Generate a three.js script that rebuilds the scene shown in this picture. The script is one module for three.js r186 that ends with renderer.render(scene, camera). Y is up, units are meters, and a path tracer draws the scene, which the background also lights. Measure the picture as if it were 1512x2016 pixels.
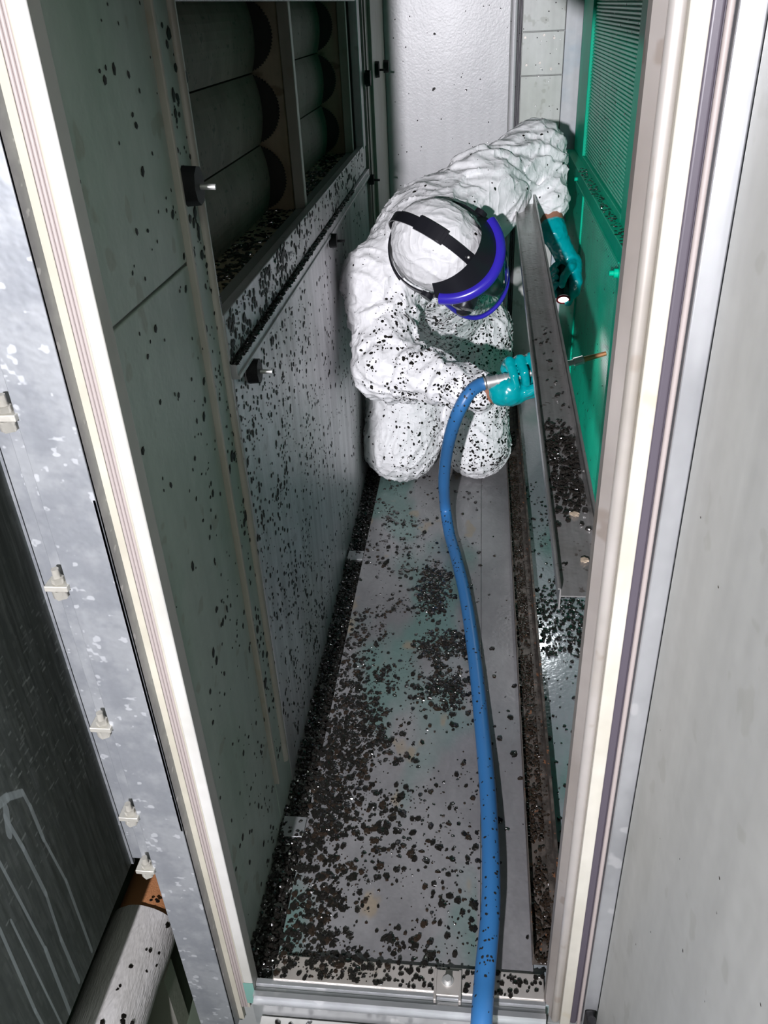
import * as THREE from 'three';
import { mergeGeometries, mergeVertices, toCreasedNormals } from 'three/addons/utils/BufferGeometryUtils.js';
import { RoundedBoxGeometry } from 'three/addons/geometries/RoundedBoxGeometry.js';
import { ImprovedNoise } from 'three/addons/math/ImprovedNoise.js';
import { RectAreaLightUniformsLib } from 'three/addons/lights/RectAreaLightUniformsLib.js';

// ------------------------------------------------------------------ camera, lights, exposure
const scene = new THREE.Scene();
scene.background = new THREE.Color(0x000000);
const camera = new THREE.PerspectiveCamera(63.72, 1512 / 2016, 0.02, 50);
camera.position.set(0, 1.3, 0);
camera.up.set(-0.0155, 0.8514, -0.5243);
camera.lookAt(-0.10924, 1.3 - 0.52269, -0.8455);
const renderer = new THREE.WebGLRenderer({ antialias: true });
renderer.toneMapping = THREE.LinearToneMapping;
renderer.toneMappingExposure = 1.0;
renderer.shadowMap.enabled = true;
RectAreaLightUniformsLib.init();

const LAMP = new THREE.Vector3(-0.357, 1.518, 1.6);
const key = new THREE.SpotLight(0xfaf8ff, 50, 0, 0.56, 1.0, 2);
key.position.copy(LAMP); key.target.position.set(0.0, 0.50, -2.3);
key.castShadow = true; key.shadow.radius = 1.4; key.shadow.mapSize.set(2048, 2048);
scene.add(key, key.target);
const CEIL_W = 0.5, CEIL_L = 1.2;
const fill = new THREE.RectAreaLight(0xf0fff0, 4.0, CEIL_W, CEIL_L);
fill.position.set(0.45, 2.55, 0.75); fill.rotation.x = -Math.PI / 2;
scene.add(fill);

// ------------------------------------------------------------------ helpers
let seed = 12345;
const rnd = () => { seed = (seed * 1664525 + 1013904223) >>> 0; return seed / 4294967296; };
const rr = (a, b) => a + (b - a) * rnd();
const V = (x, y, z) => new THREE.Vector3(x, y, z);
const P = new ImprovedNoise();
const used = {};
const numbered = n => { used[n] = (used[n] ?? -1) + 1; return used[n] ? `${n}_${String(used[n]).padStart(3, '0')}` : n; };
function obj(name, geo, mat, parent = scene) {
  const g = Array.isArray(geo) ? mergeGeometries(geo.map(q => q.index ? q.toNonIndexed() : q).map(q => { for (const k of Object.keys(q.attributes)) if (!['position', 'normal', 'uv'].includes(k)) q.deleteAttribute(k); return q; })) : geo;
  const m = new THREE.Mesh(g, mat);
  m.name = parent === scene ? numbered(name) : name;
  m.castShadow = m.receiveShadow = true;
  parent.add(m);
  return m;
}
function tag(o, label, category, group, kind) {
  o.userData.label = label; o.userData.category = category;
  if (group) o.userData.group = group;
  if (kind) o.userData.kind = kind;
  return o;
}
function thing(name, label, category, pos = [0, 0, 0], group) {
  const g = new THREE.Group(); g.name = numbered(name); g.position.set(...pos); scene.add(g);
  return tag(g, label, category, group);
}
function struct(name, label, category) {
  const g = new THREE.Group(); g.name = name; scene.add(g);
  return tag(g, label, category, null, 'structure');
}
// uv in metres from the dominant direction of each face (u along the ground, v up)
function planar(geo, rot = false) {
  const g = geo.index ? geo.toNonIndexed() : geo; if (!g.attributes.normal) g.computeVertexNormals();
  const p = g.attributes.position, n = g.attributes.normal, uv = new Float32Array(p.count * 2);
  for (let i = 0; i < p.count; i++) {
    const t = i - i % 3, fx = n.getX(t) + n.getX(t + 1) + n.getX(t + 2), fy = n.getY(t) + n.getY(t + 1) + n.getY(t + 2), fz = n.getZ(t) + n.getZ(t + 1) + n.getZ(t + 2);
    const ax = Math.abs(fx), ay = Math.abs(fy), az = Math.abs(fz);
    let u, v;
    if (ax >= ay && ax >= az) { u = p.getZ(i); v = p.getY(i); } else if (ay >= az) { u = p.getX(i); v = p.getZ(i); } else { u = p.getX(i); v = p.getY(i); }
    uv[2 * i] = rot ? v : u; uv[2 * i + 1] = rot ? u : v;
  }
  g.setAttribute('uv', new THREE.BufferAttribute(uv, 2));
  return g;
}
function box(x0, x1, y0, y1, z0, z1, r = 0) {
  const w = Math.abs(x1 - x0), h = Math.abs(y1 - y0), d = Math.abs(z1 - z0);
  const g = r ? new RoundedBoxGeometry(w, h, d, 2, Math.min(r, w / 2.01, h / 2.01, d / 2.01)) : new THREE.BoxGeometry(w, h, d);
  g.translate((x0 + x1) / 2, (y0 + y1) / 2, (z0 + z1) / 2);
  return planar(g);
}
function rod(a, b, r, r2 = r, seg = 14) {
  const d = b.clone().sub(a), L = d.length();
  const g = new THREE.CylinderGeometry(r2, r, L, seg);
  g.translate(0, L / 2, 0); g.applyQuaternion(new THREE.Quaternion().setFromUnitVectors(V(0, 1, 0), d.normalize())); g.translate(a.x, a.y, a.z);
  return g;
}
function tube(pts, r, seg = 60, rad = 12) { return new THREE.TubeGeometry(new THREE.CatmullRomCurve3(pts, false, 'centripetal'), seg, r, rad, false); }
function extrudeZ(pts, z0, z1) {           // closed outline in x, y, pushed from z1 back to z0
  const s = new THREE.Shape(pts.map(p => new THREE.Vector2(p[0], p[1])));
  const g = new THREE.ExtrudeGeometry(s, { depth: z1 - z0, bevelEnabled: false }); g.translate(0, 0, z0);
  return planar(g);
}
function prismY(pts, y0, y1) {             // closed outline in x, z, pushed upwards
  const s = new THREE.Shape(pts.map(p => new THREE.Vector2(p[0], -p[1])));
  const g = new THREE.ExtrudeGeometry(s, { depth: y1 - y0, bevelEnabled: false }); g.rotateX(-Math.PI / 2); g.translate(0, y0, 0);
  return planar(g);
}

// ------------------------------------------------------------------ textures (tileable noise)
const hash = (x, y, s) => { let h = (x * 374761393 + y * 668265263 + s * 1442695041) | 0; h = Math.imul(h ^ (h >>> 13), 1274126177); return ((h ^ (h >>> 16)) >>> 0) / 4294967296; };
function vnoise(x, y, px, py, s) {
  const xi = Math.floor(x), yi = Math.floor(y), fx = x - xi, fy = y - yi, u = fx * fx * (3 - 2 * fx), v = fy * fy * (3 - 2 * fy);
  const m = (a, n) => ((a % n) + n) % n;
  const a = hash(m(xi, px), m(yi, py), s), b = hash(m(xi + 1, px), m(yi, py), s), c = hash(m(xi, px), m(yi + 1, py), s), d = hash(m(xi + 1, px), m(yi + 1, py), s);
  return (a * (1 - u) + b * u) * (1 - v) + (c * (1 - u) + d * u) * v;
}
function fbm(x, y, fx, fy, oct, s) { let a = 0, w = 0.5, t = 0; for (let i = 0; i < oct; i++) { a += w * vnoise(x * fx, y * fy, fx, fy, s + i * 17); t += w; w *= 0.55; fx *= 2; fy *= 2; } return a / t; }
const to8 = c => Math.max(0, Math.min(255, Math.round(255 * (c <= 0.0031308 ? 12.92 * c : 1.055 * Math.pow(c, 1 / 2.4) - 0.055))));
function makeTex(w, h, fn, rep, srgb = true) {
  const d = new Uint8Array(w * h * 4);
  for (let y = 0; y < h; y++) for (let x = 0; x < w; x++) {
    const c = fn(x / w, y / h), i = 4 * (y * w + x);
    if (srgb) { d[i] = to8(c[0]); d[i + 1] = to8(c[1]); d[i + 2] = to8(c[2]); } else { const q = Math.max(0, Math.min(255, c * 255)); d[i] = d[i + 1] = d[i + 2] = q; }
    d[i + 3] = 255;
  }
  const t = new THREE.DataTexture(d, w, h); t.wrapS = t.wrapT = THREE.RepeatWrapping; t.magFilter = THREE.LinearFilter; t.minFilter = THREE.LinearMipmapLinearFilter; t.generateMipmaps = true;
  if (srgb) t.colorSpace = THREE.SRGBColorSpace;
  if (rep) t.repeat.set(rep[0], rep[1]);
  t.needsUpdate = true; return t;
}
const mix = (a, b, t) => a.map((q, i) => q + (b[i] - q) * t);
const sst = (a, b, x) => { x = Math.max(0, Math.min(1, (x - a) / (b - a))); return x * x * (3 - 2 * x); };
// sheet metal: base colour, a second tone in blotches, fine vertical streaks
function sheetTex(base, second, o = {}) {
  const s = o.seed ?? 3, k = o.streak ?? 0.12, b = o.blotch ?? 1, sp = o.speck ?? 0;
  return makeTex(512, 512, (x, y) => {
    const m = sst(0.38, 0.68, fbm(x, y, o.fx ?? 4, o.fy ?? 3, 5, s)) * b;
    const st = fbm(x, y, 48, 3, 3, s + 50) - 0.5, fi = fbm(x, y, 64, 64, 2, s + 90) - 0.5;
    let c = mix(base, second, m); const f = 1 + k * 2 * st + (o.fine ?? 0.1) * fi; c = c.map(q => q * f);
    if (sp) { const q = sst(0.73, 0.8, fbm(x, y, 26, 30, 3, s + 130)); c = mix(c, o.speckColor, q * sp); }
    return c;
  }, o.rep ?? [1.2, 1.0]);
}
const grainTex = makeTex(256, 256, (x, y) => 0.5 * fbm(x, y, 8, 8, 4, 7) + 0.5 * fbm(x, y, 64, 64, 2, 9), [3, 3], false);
const streakTex = makeTex(256, 256, (x, y) => 0.6 * fbm(x, y, 64, 2, 3, 71) + 0.4 * fbm(x, y, 12, 8, 3, 73), [2, 2], false);
const mat = (color, o = {}) => new THREE.MeshPhysicalMaterial({ color: new THREE.Color().setRGB(...color), roughness: 0.5, metalness: 0, ...o });
const W1 = [1, 1, 1];
const M = {
  wall: mat(W1, { map: sheetTex([0.37, 0.435, 0.385], [0.30, 0.385, 0.32], { seed: 3, streak: 0.1, speck: 0.35, speckColor: [0.2, 0.17, 0.11] }), roughness: 0.42, bumpMap: grainTex, bumpScale: 0.0006 }),
  wallFar: mat(W1, { map: sheetTex([0.66, 0.64, 0.66], [0.54, 0.54, 0.54], { seed: 13, streak: 0.3, speck: 0.3, speckColor: [0.2, 0.2, 0.18] }), roughness: 0.45, metalness: 0.5, bumpMap: grainTex, bumpScale: 0.0004 }),
  back: mat(W1, { map: sheetTex([0.70, 0.685, 0.70], [0.60, 0.59, 0.605], { seed: 23, streak: 0.06, fine: 0.05 }), roughness: 0.32, bumpMap: grainTex, bumpScale: 0.0004 }),
  backRight: mat(W1, { map: sheetTex([0.68, 0.69, 0.66], [0.57, 0.59, 0.54], { seed: 29, streak: 0.12, speck: 0.4, speckColor: [0.3, 0.31, 0.24] }), roughness: 0.4 }),
  whiteStrip: mat(W1, { map: sheetTex([0.66, 0.66, 0.68], [0.40, 0.52, 0.62], { seed: 33, fx: 3, fy: 7, blotch: 0.7 }), roughness: 0.45 }),
  cream: mat(W1, { map: sheetTex([0.46, 0.445, 0.39], [0.39, 0.37, 0.31], { seed: 37, streak: 0.1, speck: 0.25, speckColor: [0.34, 0.27, 0.16] }), roughness: 0.42 }),
  creamDull: mat(W1, { map: sheetTex([0.50, 0.44, 0.31], [0.40, 0.33, 0.21], { seed: 43, streak: 0.2, speck: 0.5, speckColor: [0.2, 0.13, 0.06] }), roughness: 0.6 }),
  paleStrip: mat(W1, { map: sheetTex([0.45, 0.445, 0.42], [0.38, 0.375, 0.34], { seed: 47, streak: 0.08 }), roughness: 0.4 }),
  greyStrip: mat(W1, { map: sheetTex([0.46, 0.43, 0.40], [0.36, 0.33, 0.29], { seed: 53, streak: 0.12, speck: 0.3, speckColor: [0.25, 0.19, 0.13] }), roughness: 0.35, metalness: 0.35 }),
  galv: mat(W1, { map: sheetTex([0.36, 0.375, 0.39], [0.28, 0.295, 0.315], { seed: 59, streak: 0.05, fx: 9, fy: 9, speck: 0.5, speckColor: [0.72, 0.74, 0.76], rep: [3, 3] }), roughness: 0.42, metalness: 0.55, bumpMap: grainTex, bumpScale: 0.0004 }),
  brownStrip: mat(W1, { map: sheetTex([0.28, 0.255, 0.235], [0.21, 0.185, 0.165], { seed: 55, streak: 0.15, speck: 0.4, speckColor: [0.14, 0.10, 0.07] }), roughness: 0.4, metalness: 0.35 }),
  gap: mat(W1, { map: sheetTex([0.42, 0.40, 0.33], [0.33, 0.31, 0.25], { seed: 61, streak: 0.05 }), roughness: 0.6 }),
  gasket: mat([0.30, 0.26, 0.245], { roughness: 0.55, bumpMap: grainTex, bumpScale: 0.0004 }),
  gasketDark: mat([0.07, 0.06, 0.075], { roughness: 0.4 }),
  rubber: mat([0.012, 0.012, 0.014], { roughness: 0.55, bumpMap: grainTex, bumpScale: 0.001 }),
  chrome: mat([0.80, 0.79, 0.77], { roughness: 0.38, metalness: 0.75 }),
  zinc: mat([0.56, 0.54, 0.48], { roughness: 0.45, metalness: 0.6, bumpMap: grainTex, bumpScale: 0.0008 }),
  steel: mat(W1, { map: sheetTex([0.46, 0.45, 0.44], [0.33, 0.31, 0.29], { seed: 67, streak: 0.2, speck: 0.6, speckColor: [0.12, 0.085, 0.06], rep: [4, 4] }), roughness: 0.28, metalness: 0.75, bumpMap: grainTex, bumpScale: 0.0005 }),
  rusty: mat(W1, { map: sheetTex([0.13, 0.11, 0.095], [0.05, 0.042, 0.036], { seed: 69, fx: 10, fy: 10, speck: 0.8, speckColor: [0.30, 0.13, 0.06], rep: [4, 4] }), roughness: 0.45, metalness: 0.3, bumpMap: grainTex, bumpScale: 0.001 }),
  door: mat(W1, { map: sheetTex([0.44, 0.445, 0.42], [0.37, 0.375, 0.345], { seed: 79, streak: 0.08, speck: 0.3, speckColor: [0.30, 0.30, 0.26], fx: 5, fy: 2 }), roughness: 0.4, metalness: 0.1 }),
  alu: mat(W1, { map: sheetTex([0.60, 0.61, 0.62], [0.46, 0.47, 0.48], { seed: 83, streak: 0.05, fx: 8, fy: 5, speck: 0.6, speckColor: [0.8, 0.8, 0.8] }), roughness: 0.3, metalness: 0.7 }),
  green: mat(W1, { map: sheetTex([0.0, 0.56, 0.34], [0.0, 0.48, 0.29], { seed: 89, streak: 0.06 }), roughness: 0.42, specularIntensity: 0.25 }),
  greenFin: mat(W1, { map: sheetTex([0.01, 0.60, 0.37], [0.01, 0.48, 0.30], { seed: 97, streak: 0.04, fx: 8, fy: 12, speck: 0.3, speckColor: [0.03, 0.10, 0.07] }), roughness: 0.3, specularIntensity: 0.6 }),
  drum: mat(W1, { map: sheetTex([0.23, 0.195, 0.15], [0.17, 0.145, 0.11], { seed: 101, streak: 0.1, speck: 0.6, speckColor: [0.05, 0.045, 0.035], rep: [3, 3] }), roughness: 0.6 }),
  darkDisc: mat([0.035, 0.032, 0.028], { roughness: 0.7, bumpMap: grainTex, bumpScale: 0.001 }),
  debris: mat([0.012, 0.0105, 0.009], { roughness: 0.16, clearcoat: 0.5, clearcoatRoughness: 0.1 }),
  debrisBrown: mat([0.024, 0.016, 0.011], { roughness: 0.25, clearcoat: 0.4, clearcoatRoughness: 0.1 }),
  debrisMatte: mat([0.014, 0.013, 0.011], { roughness: 0.6 }),
  crumb: mat([0.42, 0.34, 0.25], { roughness: 0.6 }),
  suit: mat([0.83, 0.83, 0.835], { roughness: 0.55, bumpMap: makeTex(512, 512, (x, y) => { const wx = fbm(x, y, 4, 4, 2, 301) - 0.5, wy = fbm(x, y, 4, 4, 2, 307) - 0.5; let h = 0; for (const [fx, fy, w, q] of [[3, 9, 0.5, 311], [10, 4, 0.4, 313], [9, 15, 0.22, 317], [26, 18, 0.1, 319]]) { const n = vnoise((x + 0.12 * wx) * fx, (y + 0.12 * wy) * fy, fx, fy, q); h += w * Math.pow(1 - Math.abs(2 * n - 1), 2.5); } return h * 0.8; }, [5, 5], false), bumpScale: 0.0045 }),
  hoseBlue: mat([0.036, 0.165, 0.40], { roughness: 0.38 }),
  glove: mat([0.0, 0.33, 0.36], { roughness: 0.22, clearcoat: 0.5, clearcoatRoughness: 0.15 }),
  skin: mat([0.30, 0.135, 0.085], { roughness: 0.5 }),
  blackPlastic: mat([0.012, 0.012, 0.016], { roughness: 0.32 }),
  blue: mat([0.035, 0.022, 0.42], { roughness: 0.25, clearcoat: 0.4 }),
  visor: mat([0.86, 0.88, 0.88], { transmission: 1, thickness: 0, roughness: 0.03, ior: 1.5 }),
  red: mat([0.45, 0.02, 0.03], { roughness: 0.3, metalness: 0.4 }),
  copper: mat([0.66, 0.30, 0.14], { roughness: 0.42, metalness: 0.6 }),
  pipe: mat(W1, { map: sheetTex([0.68, 0.66, 0.65], [0.55, 0.53, 0.51], { seed: 107, streak: 0.05, fx: 4, fy: 6, speck: 0.25, speckColor: [0.3, 0.27, 0.23], rep: [2, 2] }), roughness: 0.55, bumpMap: grainTex, bumpScale: 0.002 }),
  orange: mat([0.46, 0.20, 0.085], { roughness: 0.6, bumpMap: grainTex, bumpScale: 0.001 }),
  ground: mat(W1, { map: sheetTex([0.16, 0.20, 0.15], [0.07, 0.14, 0.09], { seed: 109, fx: 6, fy: 6, speck: 0.7, speckColor: [0.05, 0.04, 0.03] }), roughness: 0.5 }),
  room: mat([0.42, 0.44, 0.41], { roughness: 0.8 }),
  plainSheet: mat([0.33, 0.34, 0.33], { roughness: 0.5, metalness: 0.2, bumpMap: grainTex, bumpScale: 0.0004 }),
  teal: mat([0.14, 0.28, 0.24], { roughness: 0.5 }),
};

// ------------------------------------------------------------------ setting: plant room round the unit
{
  const fl = struct('floor', 'stained green grey concrete ground outside the unit', 'floor');
  obj('slab', box(-2.2, 2.0, -0.45, -0.35, -3.9, 2.4), M.ground, fl);
  const c = struct('ceiling', 'plain grey plant room ceiling', 'ceiling'); obj('slab', box(-2.2, 2.0, 2.6, 2.7, -3.9, 2.4), M.room, c);
  for (const [n, a] of [['wall_front', [-2.2, 2.0, -0.45, 2.7, 2.4, 2.5]], ['wall_far', [-2.2, 2.0, -0.45, 2.7, -4.0, -3.9]], ['wall_outer_left', [-2.3, -2.2, -0.45, 2.7, -4, 2.5]], ['wall_outer_right', [2.0, 2.1, -0.45, 2.7, -4, 2.5]]]) {
    const w = struct(n, 'plain grey plant room wall', 'wall'); obj('slab', box(...a), M.room, w);
  }
}
// ------------------------------------------------------------------ setting: chamber shell
const ZB = -3.35, XL = -0.357;
{
  const w = struct('wall_left', 'green grey sheet metal wall with a large opening and cream ribs', 'wall');
  obj('backing', [box(-0.40, -0.363, -0.05, 1.9, -1.1, -0.69), box(-0.40, -0.368, -0.05, 0.93, -3.35, -1.1), box(-0.40, -0.368, 1.32, 1.9, -3.35, -1.1), box(-0.40, -0.368, 0.93, 1.32, -3.35, -2.775)], M.plainSheet, w);
  obj('panel', box(-0.375, XL, 1.042, 1.9, -0.997, -0.69, 0.002), M.wall, w);
  obj('panel', box(-0.375, XL, -0.03, 1.038, -0.997, -0.69, 0.002), M.wall, w);
  obj('post', box(-0.375, XL, -0.03, 1.9, -1.105, -1.001, 0.002), M.wall, w);
  obj('rib', box(-0.36, -0.349, 0.09, 1.9, -1.005, -0.998, 0.002), M.cream, w);
  const r2 = rod(V(-0.357, 0.07, -1.077), V(-0.357, 1.9, -1.077), 0.0075); obj('rib', planar(r2), M.cream, w);
  obj('sill_band', box(-0.375, XL, 0.868, 0.937, -2.77, -1.108, 0.002), M.wallFar, w);
  obj('rail', [box(-0.375, -0.349, 0.845, 0.864, -2.77, -1.108, 0.002), box(-0.36, -0.346, 0.8405, 0.847, -2.77, -1.108, 0.001)], M.wallFar, w);
  obj('panel', box(-0.375, XL, -0.03, 0.841, -2.77, -1.108, 0.002), M.wallFar, w);
  obj('header_band', box(-0.375, XL, 1.316, 1.9, -2.77, -1.108, 0.002), M.wallFar, w);
  obj('opening_post', box(-0.38, -0.355, 0.93, 1.9, -2.775, -2.715, 0.003), M.wallFar, w);
  obj('channel', [box(-0.358, -0.349, 0.0, 1.9, -2.80, -2.787), box(-0.358, -0.345, 0.0, 1.9, -2.825, -2.815)], M.greyStrip, w);
  obj('corner_post', box(-0.375, -0.345, 0.0, 1.9, -3.345, -2.96, 0.003), M.cream, w);
  obj('corner_strip', box(-0.365, -0.355, 0.0, 1.9, -2.955, -2.83), M.gap, w);
  // box behind the opening
  const rb = struct('wall_recess_back', 'sheet metal back of the recess behind the wall opening', 'wall'), rf = struct('floor_recess', 'silted ledge inside the wall opening', 'floor'), rt = struct('ceiling_recess', 'sheet metal top of the recess behind the wall opening', 'ceiling'), re = struct('wall_recess_end', 'dull cream end of the recess behind the wall opening', 'wall'), rn = struct('wall_recess_start', 'sheet metal near end of the recess behind the wall opening', 'wall');
  obj('ledge', box(-0.80, -0.358, 0.89, 0.925, -2.80, -1.09), M.creamDull, rf);
  obj('kerb', box(-0.47, -0.455, 0.925, 0.926 + 0.001, -2.78, -1.11), M.creamDull, rf);
  obj('recess_back', box(-0.82, -0.80, 0.89, 1.6, -2.80, -1.09), M.drum, rb);
  obj('recess_top', box(-0.82, -0.376, 1.58, 1.6, -2.80, -1.09), M.plainSheet, rt);
  obj('recess_end', box(-0.80, -0.376, 0.89, 1.6, -2.80, -2.78), M.creamDull, re);
  obj('recess_end', box(-0.80, -0.376, 0.89, 1.6, -1.11, -1.09), M.plainSheet, rn);
}
{
  const w = struct('wall_back', 'pale grey wet metal end wall with a white vertical rib', 'wall');
  obj('backing', box(-0.40, 0.42, -0.05, 1.9, ZB - 0.04, ZB - 0.016), M.plainSheet, w);
  obj('panel', box(-0.345, 0.098, -0.03, 1.9, ZB - 0.016, ZB, 0.002), M.back, w);
  obj('panel', box(0.140, 0.285, 1.203, 1.9, ZB - 0.016, ZB, 0.002), M.backRight, w);
  obj('panel', box(0.140, 0.285, 1.067, 1.2, ZB - 0.016, ZB, 0.002), M.backRight, w);
  obj('panel', box(0.140, 0.285, -0.03, 1.064, ZB - 0.016, ZB, 0.002), M.backRight, w);
  obj('strip', box(0.287, 0.345, -0.03, 1.9, ZB - 0.016, ZB + 0.004, 0.002), M.whiteStrip, w);
  const r = new THREE.CylinderGeometry(0.0105, 0.0105, 1.93, 16); r.translate(0.1115, 0.935, ZB - 0.004); obj('rib', planar(r), M.back, w);
  obj('gasket', box(0.1235, 0.129, -0.03, 1.9, ZB - 0.012, ZB + 0.002, 0.002), M.gasketDark, w);
  obj('gasket', box(0.1315, 0.137, -0.03, 1.9, ZB - 0.012, ZB + 0.002, 0.002), M.gasketDark, w);
  for (const [x, y] of [[0.158, 1.1], [0.205, 1.105], [0.15, 1.185], [0.215, 1.19], [0.25, 1.18], [0.245, 1.085]]) { const q = new THREE.CylinderGeometry(0.004, 0.0045, 0.004, 10); q.rotateX(Math.PI / 2); q.translate(x, y, ZB + 0.001); obj('rivet', q, M.greyStrip, w); }
  const wr = struct('wall_right', 'grey sheet metal wall behind the green coils', 'wall');
  obj('panel', box(0.42, 0.44, -0.05, 1.9, ZB, -0.70), M.back, wr);
  obj('panel', box(0.335, 0.42, -0.05, 1.9, -1.70, -0.70, 0.002), M.greyStrip, wr);
  const c = struct('ceiling_chamber', 'sheet metal roof of the chamber', 'ceiling'); obj('panel', box(-0.40, 0.44, 1.9, 1.92, ZB - 0.04, -0.69), M.back, c);
}
// floor of the chamber: wet plate, gutter along the left wall, drain strip on the right
const floorTex = makeTex(256, 1024, (x, y) => {
  const n = fbm(x, y, 3, 12, 5, 211), t = fbm(x, y, 2, 7, 4, 223), s = fbm(x, y, 5, 18, 4, 227), fi = fbm(x, y, 60, 240, 2, 229) - 0.5;
  let c = mix([0.185, 0.182, 0.187], [0.25, 0.246, 0.25], sst(0.3, 0.7, n));
  const right = sst(0.77, 0.79, x);
  c = mix(c, [0.11, 0.195, 0.175], sst(0.46, 0.62, t) * 0.85 * (1 - right));
  c = mix(c, [0.28, 0.225, 0.155], sst(0.68, 0.76, s) * 0.75 * (1 - right));
  return c.map(q => q * (1 + 0.16 * fi));
}, [1 / 0.408, 1 / 2.68]);
floorTex.offset.set(0.305 / 0.408, 3.36 / 2.68);
const floorRough = makeTex(256, 512, (x, y) => 0.42 + 0.4 * sst(0.35, 0.7, fbm(x, y, 4, 12, 4, 231)), [1 / 0.408, 1 / 2.68], false);
M.floor = mat(W1, { map: floorTex, roughness: 0.6, roughnessMap: floorRough, metalness: 0.12, bumpMap: grainTex, bumpScale: 0.0006, clearcoat: 0.25, clearcoatRoughness: 0.12 });
M.wetFloor = mat(W1, { map: sheetTex([0.33, 0.36, 0.38], [0.16, 0.26, 0.24], { seed: 241, fx: 3, fy: 3, streak: 0.05, rep: [1.5, 1.2] }), roughness: 0.2, metalness: 0.3, bumpMap: grainTex, bumpScale: 0.0006, clearcoat: 0.5, clearcoatRoughness: 0.06 });
{
  const f = struct('floor_chamber', 'wet grey metal floor plate littered with black debris', 'floor');
  obj('plate', box(-0.305, 0.020, -0.02, 0, ZB, -0.735, 0.001), M.floor, f);
  obj('plate', box(0.0205, 0.103, -0.02, 0.0015, ZB, -0.735, 0.001), M.floor, f);
  obj('plate', box(0.103, 0.42, -0.03, -0.004, ZB, -0.69, 0.001), M.wetFloor, f);
  obj('gutter', [box(-0.36, -0.30, -0.05, -0.03, ZB, -0.69), box(-0.306, -0.3, -0.05, -0.005, ZB, -0.69)], M.plainSheet, f);
  obj('base', box(-0.40, 0.44, -0.30, -0.05, ZB, -0.69), M.plainSheet, f);
  obj('end_bar', box(-0.305, 0.118, -0.02, 0.006, -0.733, -0.692, 0.003), M.greyStrip, f);
  // clips bridging the gutter
  for (const z of [-0.986, -1.885]) obj('clip', [box(-0.352, -0.308, -0.012, -0.009, z - 0.022, z + 0.022, 0.001), box(-0.352, -0.308, -0.03, -0.009, z + 0.02, z + 0.0225, 0.001)], M.alu, f);
}

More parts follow.
